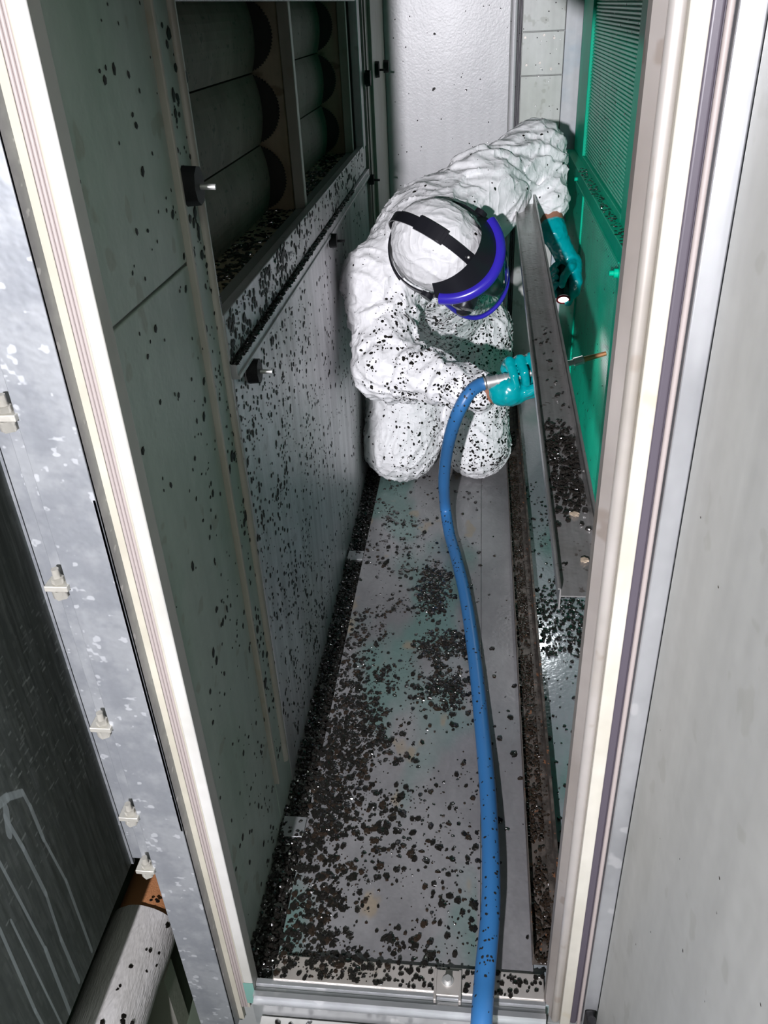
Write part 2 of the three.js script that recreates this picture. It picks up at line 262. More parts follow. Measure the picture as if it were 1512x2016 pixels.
// ------------------------------------------------------------------ setting: door frame and door
{
  const t = struct('trim_1', 'pale strip door jamb with ribbed grey gasket and galvanised angle', 'door frame');
  obj('nose_strip', box(-0.3455, -0.3305, -0.035, 1.9, -0.70, -0.676, 0.002), M.paleStrip, t);
  for (const [x, m] of [[-0.3475, M.gap], [-0.3505, M.gasket], [-0.3545, M.gasket], [-0.3585, M.gasket]]) { const q = rod(V(x, -0.06, -0.682), V(x, 1.9, -0.682), 0.0021, 0.0021, 8); obj('gasket_bead', planar(q), m, t); }
  obj('gasket_bed', box(-0.361, -0.345, -0.06, 1.9, -0.70, -0.684), M.gasketDark, t);
  obj('cover_strip', box(-0.375, -0.361, -0.10, 1.9, -0.70, -0.681, 0.001), M.gap, t);
  obj('angle', [box(-0.426, -0.369, -0.10, 1.9, -0.664, -0.66, 0.0008), box(-0.373, -0.369, -0.10, 1.9, -0.69, -0.66, 0.0008)], M.galv, t);
  obj('flange', [box(-0.447, -0.424, 0.30, 1.9, -0.682, -0.674, 0.001), box(-0.478, -0.445, 0.28, 1.9, -0.715, -0.70)], M.galv, t);
  obj('foot_stain', box(-0.346, -0.330, -0.037, 0.02, -0.6756, -0.6750), M.teal, t);
  // head of the frame, and an unseen slanting plate added to cast a shadow
  obj('header', box(-0.60, 0.44, 1.52, 1.92, -0.70, -0.67), M.galv, t);
  obj('added_shadow_plate', extrudeZ([[0.128, 1.294], [-0.245, 1.525], [0.128, 1.53]], -0.697, -0.69), M.galv, t);
  obj('cheek', box(-0.362, -0.352, -0.05, 1.9, -0.70, -0.685), M.wall, t);

  const r = struct('trim_2', 'aluminium and cream door jamb with dark rubber gasket', 'door frame');
  obj('inner_leg', box(0.137, 0.143, -0.03, 1.9, -0.78, -0.69, 0.002), M.greyStrip, r);
  obj('bevel_strip', prismY([[0.1172, -0.705], [0.1185, -0.694], [0.130, -0.686], [0.134, -0.70], [0.134, -0.705]], -0.03, 1.9), M.brownStrip, r);
  const q = rod(V(0.1345, -0.03, -0.687), V(0.1345, 1.9, -0.687), 0.0066, 0.0066, 20); obj('rounded_strip', planar(q), M.greyStrip, r);
  obj('cream_strip', box(0.1405, 0.1555, -0.03, 1.9, -0.70, -0.676, 0.0015), M.cream, r);
  obj('gasket', box(0.1557, 0.1655, -0.03, 1.9, -0.70, -0.680, 0.003), M.gasketDark, r);
  obj('gasket_lip', planar(rod(V(0.1685, -0.03, -0.680), V(0.1685, 1.9, -0.680), 0.0028, 0.0028, 10)), M.gasket, r);
  obj('gasket_groove', box(0.1655, 0.1735, -0.03, 1.9, -0.70, -0.6845), M.gasketDark, r);
  obj('aluminium_strip', box(0.1725, 0.192, -0.05, 1.9, -0.70, -0.674, 0.0015), M.alu, r);
  obj('front_panel', box(0.195, 0.44, -0.30, 1.9, -0.72, -0.69), M.galv, r);

  const s = struct('trim_3', 'ridged aluminium door sill with debris', 'sill');
  obj('sill_profile', extrudeZ([[-0.04, -0.06], [0.02, -0.06], [0.02, -0.006], [0.012, -0.006], [0.012, 0.004], [0.004, 0.004], [0.002, -0.004], [-0.006, -0.004], [-0.008, 0.003], [-0.016, 0.003], [-0.018, -0.012], [-0.04, -0.012]].map(([z, y]) => [z, y]), -0.118, 0.33).rotateY(-Math.PI / 2).translate(0, 0, -0.674 - 0.004), M.alu, s);
  obj('outer_lip', box(-0.318, 0.135, -0.06, -0.03, -0.655, -0.60, 0.002), M.paleStrip, s);

  const d = struct('door_1', 'open pale grey metal access door with scuffs', 'door');
  const L = new THREE.Group(); L.name = 'leaf'; L.position.set(0.189, 0, -0.668); L.rotation.y = 0.10; d.add(L);
  obj('leaf_panel', box(0, 0.04, -0.05, 1.9, 0.002, 0.60, 0.004), M.door, L);
  obj('hinge_block', [box(-0.016, -0.002, -0.02, 0.028, -0.006, 0.014, 0.004), planar(rod(V(-0.009, -0.04, 0.012), V(-0.009, 0.034, 0.012), 0.006))], M.rubber, L);
}

// ------------------------------------------------------------------ drums behind the opening
function toothedDisc(R) {
  const s = new THREE.Shape(), n = 64;
  for (let i = 0; i <= n * 2; i++) { const a = i / (n * 2) * 2 * Math.PI, q = R * (i % 2 ? 0.955 : 1); (i ? s.lineTo : s.moveTo).call(s, q * Math.cos(a), q * Math.sin(a)); }
  return planar(new THREE.ExtrudeGeometry(s, { depth: 0.006, bevelEnabled: false }));
}
const discGeo = toothedDisc(0.0668);
const bodyShape = []; for (let i = 0; i <= 10; i++) { const t = i / 10 * 2 - 1; bodyShape.push([0.019 + 0.012 * (1 - t * t), 0.0655 * t]); } bodyShape.push([-0.05, 0.0655], [-0.05, -0.0655]);
const rows = ['lowest', 'middle', 'top'];
for (const [z1, z0, bay] of [[-1.14, -1.862, 'near bay'], [-1.90, -2.64, 'far bay']]) for (let k = 0; k < 3; k++) {
  const g = thing('drum', `beige drum with black toothed end disc, ${rows[k]} of the ${bay} behind the wall opening`, 'drum', [-0.481, 0.995 + 0.134 * k, 0], 'stacked drums behind the opening');
  obj('body', extrudeZ(bodyShape, z0 + 0.008, z1), M.drum, g);
  const d = obj('end_disc', discGeo, M.darkDisc, g); d.position.z = z0; d.rotation.z = 0.1 * k;
}
for (const [z, lab] of [[-1.872, 'cream upright plate with post between the two bays of drums'], [-2.655, 'cream upright plate with post at the far end of the drums']]) {
  const g = thing('upright', lab, 'post', [0, 0.925, z]);
  obj('plate', box(-0.62, -0.395, 0, 0.655, -0.008, -0.002), M.creamDull, g);
  obj('post', box(-0.402, -0.378, 0, 0.655, -0.01, 0.012, 0.002), M.cream, g);
}

// ------------------------------------------------------------------ green coils on the right
function coil(name, label, x, z0, z1, y0, y1, inset, nf, depth, single) {
  const g = thing(name, label, 'coil', [0, 0, 0], 'green cooling coils');
  const st = 0.10, fz0 = z0 + inset[0], fz1 = z1 - inset[1];
  obj('stile', box(x, x + 0.05, y0, y1, z0, fz0, 0.003), M.green, g);
  obj('stile', box(x, x + 0.05, y0, y1, fz1, z1, 0.003), M.green, g);
  obj('rail', box(x, x + 0.05, y0, y0 + 0.018, fz0, fz1, 0.002), M.green, g);
  obj('rail', box(x, x + 0.05, y1 - 0.004, y1, fz0, fz1, 0.001), M.green, g);
  obj('core', box(x + depth + 0.003, x + 0.05, y0, y1, fz0, fz1), M.greenFin, g);
  const h = (y1 - y0 - 0.022) / nf, all = [];
  for (let i = 0; i < nf; i++) {
    const y = y0 + 0.018 + h * (i + 0.5);
    const q = new THREE.CylinderGeometry(h * 0.46, h * 0.46, fz1 - fz0, 8, 1); q.rotateX(Math.PI / 2); q.scale(0.9, 1, 1); q.translate(x + depth, y, (fz0 + fz1) / 2);
    if (single) obj('fin', planar(q), M.greenFin, g); else all.push(planar(q));
  }
  if (!single) obj('fin_pack', all, M.greenFin, g).userData.kind = 'stuff';
  return g;
}
const c1 = coil('cooling_coil', 'upper green ribbed coil panel in a green frame on the right', 0.34, -3.30, -1.72, 0.826, 1.88, [0.27, 0.40], 110, 0.012, true);
const c2 = coil('cooling_coil', 'lower green finely ribbed coil standing proud below the green ledge', 0.31, -2.90, -1.72, 0.0, 0.79, [0.23, 0.18], 120, 0.007, false);
obj('ledge', box(0.312, 0.40, 0.79, 0.826, -3.30, -1.72, 0.002), M.green, c2);
obj('end_panel', box(0.325, 0.40, 0.0, 0.79, -3.30, -2.90, 0.002), M.green, c2);
for (const [x, y, z] of [[0.325, 0.80, -2.86], [0.312, 0.772, -1.88]]) {
  const q = new THREE.CylinderGeometry(0.011, 0.011, 0.01, 6), r = new THREE.CylinderGeometry(0.015, 0.015, 0.003, 16), s = new THREE.CylinderGeometry(0.006, 0.006, 0.022, 10); q.translate(0, 0.008, 0); r.translate(0, 0.001, 0); s.translate(0, 0.012, 0);
  const b = mergeGeometries([q, r, s]); b.rotateZ(Math.PI / 2); b.translate(x, y, z); obj('bolt', b, M.green, c2);
}

// ------------------------------------------------------------------ trays
function trayGeo(len) {      // bent sheet: web, two raised sides, lips turned down
  const t = 0.0016, w = 0.046, l = 0.012, rgt = 0.026, dn = 0.018;
  return [
    box(-w / 2, w / 2, 0, t, -len, 0), box(-w / 2 - t, -w / 2, -dn, l, -len, 0), box(w / 2, w / 2 + t, -dn, rgt, -len, 0),
    box(w / 2, w / 2 + 0.005, rgt - t, rgt, -len, 0), box(-w / 2 - 0.004, -w / 2, l - t, l, -len, 0),
  ];
}
{
  const g = thing('drip_tray', 'long bent metal drip tray lifted under the worker\'s arm', 'tray', [0.119, 0.736, -0.74]);
  g.rotation.x = Math.atan2(0.094, 1.6);
  const b = obj('tray_channel', trayGeo(1.60), M.steel, g);
  const g2 = thing('drip_tray', 'dirty metal drip tray lying along the floor full of debris', 'tray', [0.126, 0.019, -0.748]);
  obj('tray_channel', [box(-0.023, 0.023, -0.016, -0.0145, -2.58, 0), box(-0.0245, -0.023, -0.0175, 0.012, -2.58, 0), box(0.022, 0.0235, -0.0175, 0.022, -2.58, 0), box(0.0235, 0.027, 0.0205, 0.022, -2.58, 0), box(0.010, 0.022, -0.0146, -0.010, -2.58, 0)], M.rusty, g2);
}

// ------------------------------------------------------------------ latches and clamps
function knob(p, r, label, pin = true, chrome = true) {
  const g = thing('latch_knob', label, 'latch', p, 'black latch knobs on the left wall');
  const q = new THREE.CylinderGeometry(r * 0.95, r, 0.018, 9, 1); q.rotateZ(-Math.PI / 2); q.scale(1, 1.15, 1); q.translate(0.009, 0, 0);
  obj('knob', q, M.rubber, g);
  if (pin) obj('pin', rod(V(0.014, -0.002, -0.002), V(0.036, -0.003, -0.004), 0.0035), chrome ? M.chrome : M.rubber, g);
}
knob([-0.357, 1.124, -1.035], 0.021, 'large black latch knob with chrome pin on the ribbed post');
knob([-0.357, 0.820, -1.193], 0.018, 'black latch knob with chrome pin under the rail near the post');
knob([-0.352, 0.832, -1.979], 0.015, 'small black latch knob midway along the rail below the opening', true, false);
knob([-0.352, 0.832, -2.770], 0.014, 'small black latch knob at the far end of the rail', true, false);
knob([-0.352, 1.116, -2.80], 0.020, 'flat black latch block beside the far edge of the opening', false);
knob([-0.350, 1.125, -3.04], 0.022, 'black latch knob between two blocks on the cream corner post', true, false);
knob([-0.345, 1.118, -3.30], 0.018, 'black latch block on the corner by the end wall', false);
for (const [y, lab] of [[0.985, 'topmost'], [0.788, 'second'], [0.58, 'third'], [0.419, 'fourth'], [0.31, 'lowest']]) {
  const g = thing('clamp_bolt', `zinc clamp bolt on the galvanised flange, ${lab} of five down the flange`, 'bolt', [-0.436, y, -0.674], 'clamp bolts on the galvanised flange');
  obj('lug', box(-0.013, 0.013, 0.002, 0.009, 0, 0.02, 0.001), M.zinc, g);
  const h = new THREE.CylinderGeometry(0.0085, 0.0085, 0.011, 6); h.translate(-0.001, -0.0045, 0.011); obj('hex_head', h, M.zinc, g);
  const n = new THREE.CylinderGeometry(0.007, 0.007, 0.006, 6); n.translate(0, 0.012, 0.011);
  obj('stud', [n, rod(V(0, 0.009, 0.011), V(0, 0.026, 0.011), 0.004, 0.004, 10)], M.zinc, g);
}
{
  const g = thing('floor_clip', 'grey metal clip with bolt on the bar across the floor end', 'clip', [-0.030, 0.006, -0.706]);
  obj('plate', [box(-0.019, 0.019, 0, 0.004, -0.02, 0.02, 0.002), box(-0.021, -0.017, -0.006, 0.006, -0.02, 0.028, 0.001), box(0.017, 0.021, -0.006, 0.006, -0.02, 0.028, 0.001)], M.greyStrip, g);
  const w = new THREE.CylinderGeometry(0.009, 0.009, 0.002, 20), h = new THREE.CylinderGeometry(0.006, 0.006, 0.008, 6); w.translate(0, 0.005, -0.002); h.translate(0, 0.009, -0.002);
  obj('bolt', [w, h], M.chrome, g);
}

// ------------------------------------------------------------------ outside left: duct panel, pipe
{
  const dripTex = (() => {
    const c = document.createElement('canvas'); c.width = 1024; c.height = 1024; const x = c.getContext('2d');
    const Z = z => (z + 0.85) / 0.4 * 1024, Y = y => (1 - y) * 1024;        // 0.4 m by 1 m of the panel
    x.fillStyle = 'rgb(86,92,88)'; x.fillRect(0, 0, 1024, 1024);
    for (let i = 0; i < 5200; i++) { const v = 70 + rnd() * 50; x.fillStyle = `rgba(${v},${v + 6},${v + 2},0.35)`; x.fillRect(rnd() * 1024, rnd() * 1024, 3 + rnd() * 14, 6 + rnd() * 50); }
    for (let i = 0; i < 420; i++) { x.fillStyle = `rgba(190,198,192,${0.15 + 0.35 * rnd()})`; const xx = rnd() * 1024, yy = 330 + rnd() * 330; x.fillRect(xx, yy, 6 + rnd() * 26, 1.5 + rnd() * 2.5); }
    const drip = (pts, w) => { x.strokeStyle = 'rgba(176,186,186,0.8)'; x.lineCap = x.lineJoin = 'round'; for (let i = 0; i + 1 < pts.length; i++) { x.lineWidth = w * (0.8 + 0.5 * rnd()); x.beginPath(); x.moveTo(Z(pts[i][0]), Y(pts[i][1])); x.lineTo(Z(pts[i + 1][0]), Y(pts[i + 1][1])); x.stroke(); } };
    drip([[-0.646, 0.477], [-0.649, 0.445], [-0.649, 0.384], [-0.659, 0.277], [-0.655, 0.116]], 13);
    drip([[-0.604, 0.483], [-0.611, 0.415], [-0.616, 0.313], [-0.609, 0.219], [-0.609, 0.117]], 13);
    drip([[-0.569, 0.444], [-0.578, 0.247], [-0.571, 0.095]], 13); drip([[-0.528, 0.374], [-0.522, 0.203], [-0.524, 0.10]], 12); drip([[-0.548, 0.36], [-0.55, 0.10]], 9);
    drip([[-0.60, 0.51], [-0.62, 0.50], [-0.646, 0.477]], 16); drip([[-0.61, 0.49], [-0.60, 0.46]], 26);
    const t = new THREE.CanvasTexture(c); t.colorSpace = THREE.SRGBColorSpace; t.wrapS = t.wrapT = THREE.RepeatWrapping; t.repeat.set(1 / 0.4, 1); t.offset.set(0.85 / 0.4, 0); return t;
  })();
  M.drip = mat(W1, { map: dripTex, roughness: 0.45, metalness: 0.4, bumpMap: streakTex, bumpScale: 0.0006 });
  const d = thing('duct_casing', 'dark galvanised duct casing with pale drip streaks beside the door frame', 'duct', [0, 0, 0]);
  obj('side_sheet', box(-0.62, -0.56, 0.10, 2.2, -0.815, 0.34, 0.001), M.drip, d);
  obj('body', box(-1.3, -0.62, 0.10, 2.2, -0.815, 0.34), M.galv, d);
  obj('edge_flange', box(-0.561, -0.556, 0.10, 2.2, -0.819, -0.812), M.galv, d);
  const p = thing('drain_pipe', 'white lagged pipe running along the ground under the duct', 'pipe', [-0.585, -0.105, 0]);
  const q = new THREE.CylinderGeometry(0.06, 0.06, 1.45, 40, 30, true); q.rotateX(Math.PI / 2); q.translate(0, 0, -0.83 + 0.725);
  { const a = q.attributes.position; for (let i = 0; i < a.count; i++) { const x = a.getX(i), y = a.getY(i), z = a.getZ(i), n = 1 + 0.045 * P.noise(x * 25, y * 25, z * 12) + 0.03 * P.noise(x * 60, y * 60, z * 40); a.setXY(i, x * n, y * n); } q.computeVertexNormals(); }
  obj('lagging', q, M.pipe, p);
  obj('bare_end', rod(V(0, 0, -1.25), V(0, 0, -0.82), 0.054, 0.054, 30), M.orange, p);
  for (const z of [-0.78, -0.2, 0.4]) obj('support', box(-0.05, 0.05, -0.245, -0.05, z - 0.02, z + 0.02), M.zinc, p);
}

// ------------------------------------------------------------------ signed distance modelling
const cap = (p, a, b, ra, rb) => {
  const bx = b[0] - a[0], by = b[1] - a[1], bz = b[2] - a[2], px = p[0] - a[0], py = p[1] - a[1], pz = p[2] - a[2];
  const h = Math.max(0, Math.min(1, (px * bx + py * by + pz * bz) / (bx * bx + by * by + bz * bz)));
  const x = px - h * bx, y = py - h * by, z = pz - h * bz;
  return Math.sqrt(x * x + y * y + z * z) - (ra + (rb - ra) * h);
};
const smin = (a, b, k) => { const h = Math.max(k - Math.abs(a - b), 0) / k; return Math.min(a, b) - h * h * k * 0.25; };
function surf(sdf, lo, hi, cell) {           // naive surface nets
  const n = [0, 1, 2].map(i => Math.ceil((hi[i] - lo[i]) / cell) + 1), [nx, ny, nz] = n;
  const F = new Float32Array(nx * ny * nz), id = new Int32Array(nx * ny * nz).fill(-1), at = (i, j, k) => (k * ny + j) * nx + i;
  const p = [0, 0, 0];
  const S = 5, far = S * cell * 0.87 + 0.05;      // whole blocks far from the surface are filled with one value
  for (let K = 0; K < nz; K += S) for (let Q = 0; Q < ny; Q += S) for (let I = 0; I < nx; I += S) {
    p[0] = lo[0] + (I + S / 2) * cell; p[1] = lo[1] + (Q + S / 2) * cell; p[2] = lo[2] + (K + S / 2) * cell;
    const c0 = sdf(p), skip = Math.abs(c0) > far * 1.5;
    for (let k = K; k < Math.min(nz, K + S); k++) for (let j = Q; j < Math.min(ny, Q + S); j++) for (let i = I; i < Math.min(nx, I + S); i++) {
      if (skip) { F[at(i, j, k)] = c0; continue; }
      p[0] = lo[0] + i * cell; p[1] = lo[1] + j * cell; p[2] = lo[2] + k * cell; F[at(i, j, k)] = sdf(p);
    }
  }
  const pos = [], idx = [], C = [[0, 0, 0], [1, 0, 0], [0, 1, 0], [1, 1, 0], [0, 0, 1], [1, 0, 1], [0, 1, 1], [1, 1, 1]];
  const E = []; for (let a = 0; a < 8; a++) for (const b of [1, 2, 4]) if (!(a & b)) E.push([a, a | b]);
  for (let k = 0; k < nz - 1; k++) for (let j = 0; j < ny - 1; j++) for (let i = 0; i < nx - 1; i++) {
    const f = C.map(c => F[at(i + c[0], j + c[1], k + c[2])]); let m = 0; for (const q of f) if (q < 0) m++;
    if (m === 0 || m === 8) continue;
    let x = 0, y = 0, z = 0, c = 0;
    for (const [a, b] of E) if ((f[a] < 0) !== (f[b] < 0)) { const t = f[a] / (f[a] - f[b]); x += C[a][0] + t * (C[b][0] - C[a][0]); y += C[a][1] + t * (C[b][1] - C[a][1]); z += C[a][2] + t * (C[b][2] - C[a][2]); c++; }
    id[at(i, j, k)] = pos.length / 3; pos.push(lo[0] + (i + x / c) * cell, lo[1] + (j + y / c) * cell, lo[2] + (k + z / c) * cell);
  }
  const quad = (a, b, c, d, s) => { if (a < 0 || b < 0 || c < 0 || d < 0) return; s ? idx.push(a, b, c, a, c, d) : idx.push(a, c, b, a, d, c); };
  for (let k = 1; k < nz - 1; k++) for (let j = 1; j < ny - 1; j++) for (let i = 1; i < nx - 1; i++) {
    const s = F[at(i, j, k)] < 0;
    if (s !== (F[at(i + 1, j, k)] < 0)) quad(id[at(i, j - 1, k - 1)], id[at(i, j, k - 1)], id[at(i, j, k)], id[at(i, j - 1, k)], s);
    if (s !== (F[at(i, j + 1, k)] < 0)) quad(id[at(i - 1, j, k - 1)], id[at(i - 1, j, k)], id[at(i, j, k)], id[at(i, j, k - 1)], s);
    if (s !== (F[at(i, j, k + 1)] < 0)) quad(id[at(i - 1, j - 1, k)], id[at(i, j - 1, k)], id[at(i, j, k)], id[at(i - 1, j, k)], s);
  }
  const g = new THREE.BufferGeometry(); g.setAttribute('position', new THREE.Float32BufferAttribute(pos, 3)); g.setIndex(idx); g.computeVertexNormals();
  g.setAttribute('uv', new THREE.Float32BufferAttribute(new Float32Array(pos.length / 3 * 2), 2));
  return g;
}

// ------------------------------------------------------------------ the worker
const HC = [-0.092, 0.815, -1.965];                           // centre of the head
const toCam = V(0.04, 0.24, 0.97).normalize(), cr = V(0.9939, -0.0442, -0.1011), cu = V(-0.0155, 0.8514, -0.5244);
const hY = toCam.clone().multiplyScalar(0.90).addScaledVector(cr, -0.20).addScaledVector(cu, 0.38).normalize();
const hZ0 = cr.clone().multiplyScalar(0.83).addScaledVector(cu, -0.55);
const hX = hY.clone().cross(hZ0).normalize(), hZ = hX.clone().cross(hY).normalize();
const HM = new THREE.Matrix4().makeBasis(hX, hY, hZ).scale(V(0.94, 0.94, 0.94)).setPosition(...HC);
const HI = HM.clone().invert().elements;
const toHead = p => [HI[0] * p[0] + HI[4] * p[1] + HI[8] * p[2] + HI[12], HI[1] * p[0] + HI[5] * p[1] + HI[9] * p[2] + HI[13], HI[2] * p[0] + HI[6] * p[1] + HI[10] * p[2] + HI[14]];
const ell = (q, c, r) => { const x = (q[0] - c[0]) / r[0], y = (q[1] - c[1]) / r[1], z = (q[2] - c[2]) / r[2], k = Math.sqrt(x * x + y * y + z * z); return (k - 1) * Math.min(...r); };

const J = {
  kneeR: [-0.232, 0.118, -2.33], kneeL: [0.004, 0.108, -2.34], hipR: [-0.205, 0.42, -2.47], hipL: [-0.015, 0.43, -2.49],
  footR: [-0.22, 0.07, -2.72], footL: [0.0, 0.07, -2.73], pelvis: [-0.125, 0.48, -2.48], chest: [-0.125, 0.72, -2.26],
  shR: [-0.25, 0.70, -2.10], elR: [-0.225, 0.525, -1.955], wrR: [0.000, 0.510, -1.835],
  shL: [0.005, 0.86, -2.30], elL: [0.150, 0.935, -2.50], wrL: [0.187, 0.825, -2.395],
};
const ridge = n => { const r = Math.max(0, 1 - 2.6 * Math.abs(n)); return r * r; };
function creases(p, s) {                     // soft bulges with long thin folds in two slanting directions
  const [x, y, z] = p, wx = P.noise(x * 6, y * 6, z * 6), wy = P.noise(x * 6 + 31, y * 6, z * 6);
  const u = 0.55 * x + 0.6 * y - 0.58 * z, v = 0.83 * x - 0.4 * y + 0.38 * z, w = 0.7 * y + 0.7 * z;
  const a = ridge(P.noise(u * 5 + 0.7 * wx, v * 25 + 1.1 * wy, w * 25 + s)), b = ridge(P.noise(v * 6 + wy, u * 30 + 1.2 * wx, w * 26 + s + 7)), c = ridge(P.noise(u * 52 + 2 * wx, v * 20 + 2 * wy, w * 56 + s));
  const m = 0.5 + 0.5 * Math.max(-1, Math.min(1, 3 * P.noise(x * 5 + 9, y * 5, z * 5)));
  return 0.007 * wx + 0.0078 * a * m + 0.0078 * b * (1 - m) + 0.0018 * c - 0.003;
}
function ringFolds(p, a, b, freq, amp) {     // gathers round a sleeve or leg
  const bx = b[0] - a[0], by = b[1] - a[1], bz = b[2] - a[2], h = ((p[0] - a[0]) * bx + (p[1] - a[1]) * by + (p[2] - a[2]) * bz) / (bx * bx + by * by + bz * bz);
  if (h < -0.3 || h > 1.3) return 0;
  const n = P.noise(p[0] * 14, p[1] * 14, p[2] * 14);
  return amp * Math.sin(h * freq + 5 * n) * Math.max(0, 1 - Math.abs(h - 0.5) * 1.2);
}
function suitSDF(p) {
  let d = cap(p, J.pelvis, J.chest, 0.15, 0.165);
  d = smin(d, cap(p, J.shR, J.shL, 0.10, 0.115), 0.08);
  d = smin(d, cap(p, [-0.12, 0.80, -2.20], [HC[0], HC[1] - 0.02, HC[2] - 0.11], 0.11, 0.10), 0.05);
  let leg = smin(cap(p, J.hipR, J.kneeR, 0.135, 0.118), cap(p, J.kneeR, J.footR, 0.10, 0.065), 0.05);
  leg = Math.min(leg, smin(cap(p, J.hipL, J.kneeL, 0.12, 0.098), cap(p, J.kneeL, J.footL, 0.09, 0.065), 0.05));
  d = smin(d, leg, 0.03);
  const armR = smin(cap(p, J.shR, J.elR, 0.088, 0.082), cap(p, J.elR, J.wrR, 0.084, 0.050), 0.03);
  d = smin(d, armR, 0.025);
  const armL = smin(cap(p, J.shL, J.elL, 0.10, 0.078), cap(p, J.elL, J.wrL, 0.078, 0.056), 0.035);
  d = smin(d, armL, 0.03);
  // hood, open below the brow
  const q = toHead(p);
  let hood = ell(q, [0, 0, 0], [0.106, 0.118, 0.126]);
  hood = Math.max(hood, -ell(q, [0, -0.10, 0.14], [0.082, 0.11, 0.115]));
  d = smin(d, hood, 0.018);
  if (Math.abs(d) < 0.05) {
    const soft = Math.min(1, Math.max(0.6, (ell(q, [0, 0.02, 0], [0.12, 0.14, 0.14])) / 0.08 + 0.6));
    d -= creases(p, 3) * soft;
    d -= ringFolds(p, J.elR, J.wrR, 24, 0.006) * (armR < 0.03 ? 1 : 0) + ringFolds(p, J.elL, J.wrL, 22, 0.007) * (armL < 0.03 ? 1 : 0) + ringFolds(p, J.shR, J.elR, 18, 0.006) * (armR < 0.03 ? 1 : 0);
  }
  // the hems: cut flat at the wrists, and rest on the floor
  d = Math.max(d, cap(p, J.wrR, J.wrR, 0, 0) < 0.12 ? ((p[0] - J.wrR[0]) * 0.87 + (p[1] - J.wrR[1]) * -0.03 + (p[2] - J.wrR[2]) * 0.5) - 0.012 : -1);
  d = Math.max(d, cap(p, J.wrL, J.wrL, 0, 0) < 0.10 ? ((p[0] - J.wrL[0]) * 0.23 + (p[1] - J.wrL[1]) * -0.71 + (p[2] - J.wrL[2]) * 0.66) + 0.028 : -1);
  return Math.max(d, 0.004 - p[1], -0.352 - p[0]);
}
const person = thing('person', 'worker in white hooded coveralls kneeling and bending over in the chamber', 'person', [0, 0, 0]);
const suitGeo = surf(suitSDF, [-0.44, -0.02, -2.90], [0.30, 1.10, -1.70], 0.0047);
const suit = obj('coverall', planar(suitGeo), M.suit, person); suit.userData.label = 'white splattered disposable coverall with hood';
// skin: face under the shield and the two bare wrists
{
  const face = surf(p => {
    let d = ell(p, [0, 0.0, 0.0], [0.082, 0.105, 0.10]);
    d = smin(d, ell(p, [0, -0.075, 0.035], [0.058, 0.06, 0.062]), 0.03);
    d = smin(d, cap(p, [0, -0.005, 0.098], [0, -0.042, 0.118], 0.008, 0.014), 0.015);
    for (const s of [-1, 1]) { d = smin(d, cap(p, [s * 0.015, 0.016, 0.098], [s * 0.05, 0.014, 0.082], 0.009, 0.008), 0.012); d = Math.max(d, -ell(p, [s * 0.031, -0.002, 0.105], [0.016, 0.009, 0.014])); d = smin(d, ell(p, [s * 0.085, -0.015, 0.0], [0.012, 0.03, 0.018]), 0.01); }
    return smin(d, cap(p, [-0.022, -0.072, 0.092], [0.022, -0.072, 0.092], 0.007, 0.007), 0.006);
  }, [-0.12, -0.16, -0.12], [0.12, 0.13, 0.15], 0.005);
  face.applyMatrix4(HM);
  const wr = [rod(V(-0.02, 0.510, -1.85), V(0.072, 0.526, -1.797), 0.036, 0.031, 20), rod(V(0.182, 0.845, -2.415), V(0.199, 0.768, -2.348), 0.036, 0.031, 20)];
  const b = obj('body', [face, ...wr], M.skin, person); b.userData.label = 'brown skin at the bare wrists and behind the face shield';
  for (const s of [-1, 1]) { const e = new THREE.SphereGeometry(0.011, 12, 8); e.translate(s * 0.031, -0.002, 0.086); obj('eye', e.applyMatrix4(HM), M.paleStrip, b); }
}
// ---- gloves
function handSDF(spec) {
  return p => {
    let d = 1; for (const [a, b, ra, rb] of spec.palm) d = smin(d, cap(p, a, b, ra, rb), 0.012);
    for (const f of spec.fingers) { let e = 1; for (let i = 0; i + 1 < f.length; i++) e = Math.min(e, cap(p, f[i].slice(0, 3), f[i + 1].slice(0, 3), f[i][3], f[i + 1][3])); d = smin(d, e, 0.004); }
    let c = 1; for (const [a, b, ra, rb] of spec.cuff) c = smin(c, cap(p, a, b, ra, rb), 0.006);
    d = smin(d, c, 0.012);
    if (Math.abs(d) < 0.02) d -= 0.0016 * P.noise(p[0] * 70, p[1] * 70, p[2] * 70) + 0.001 * P.noise(p[0] * 150, p[1] * 150, p[2] * 150);
    return d;
  };
}
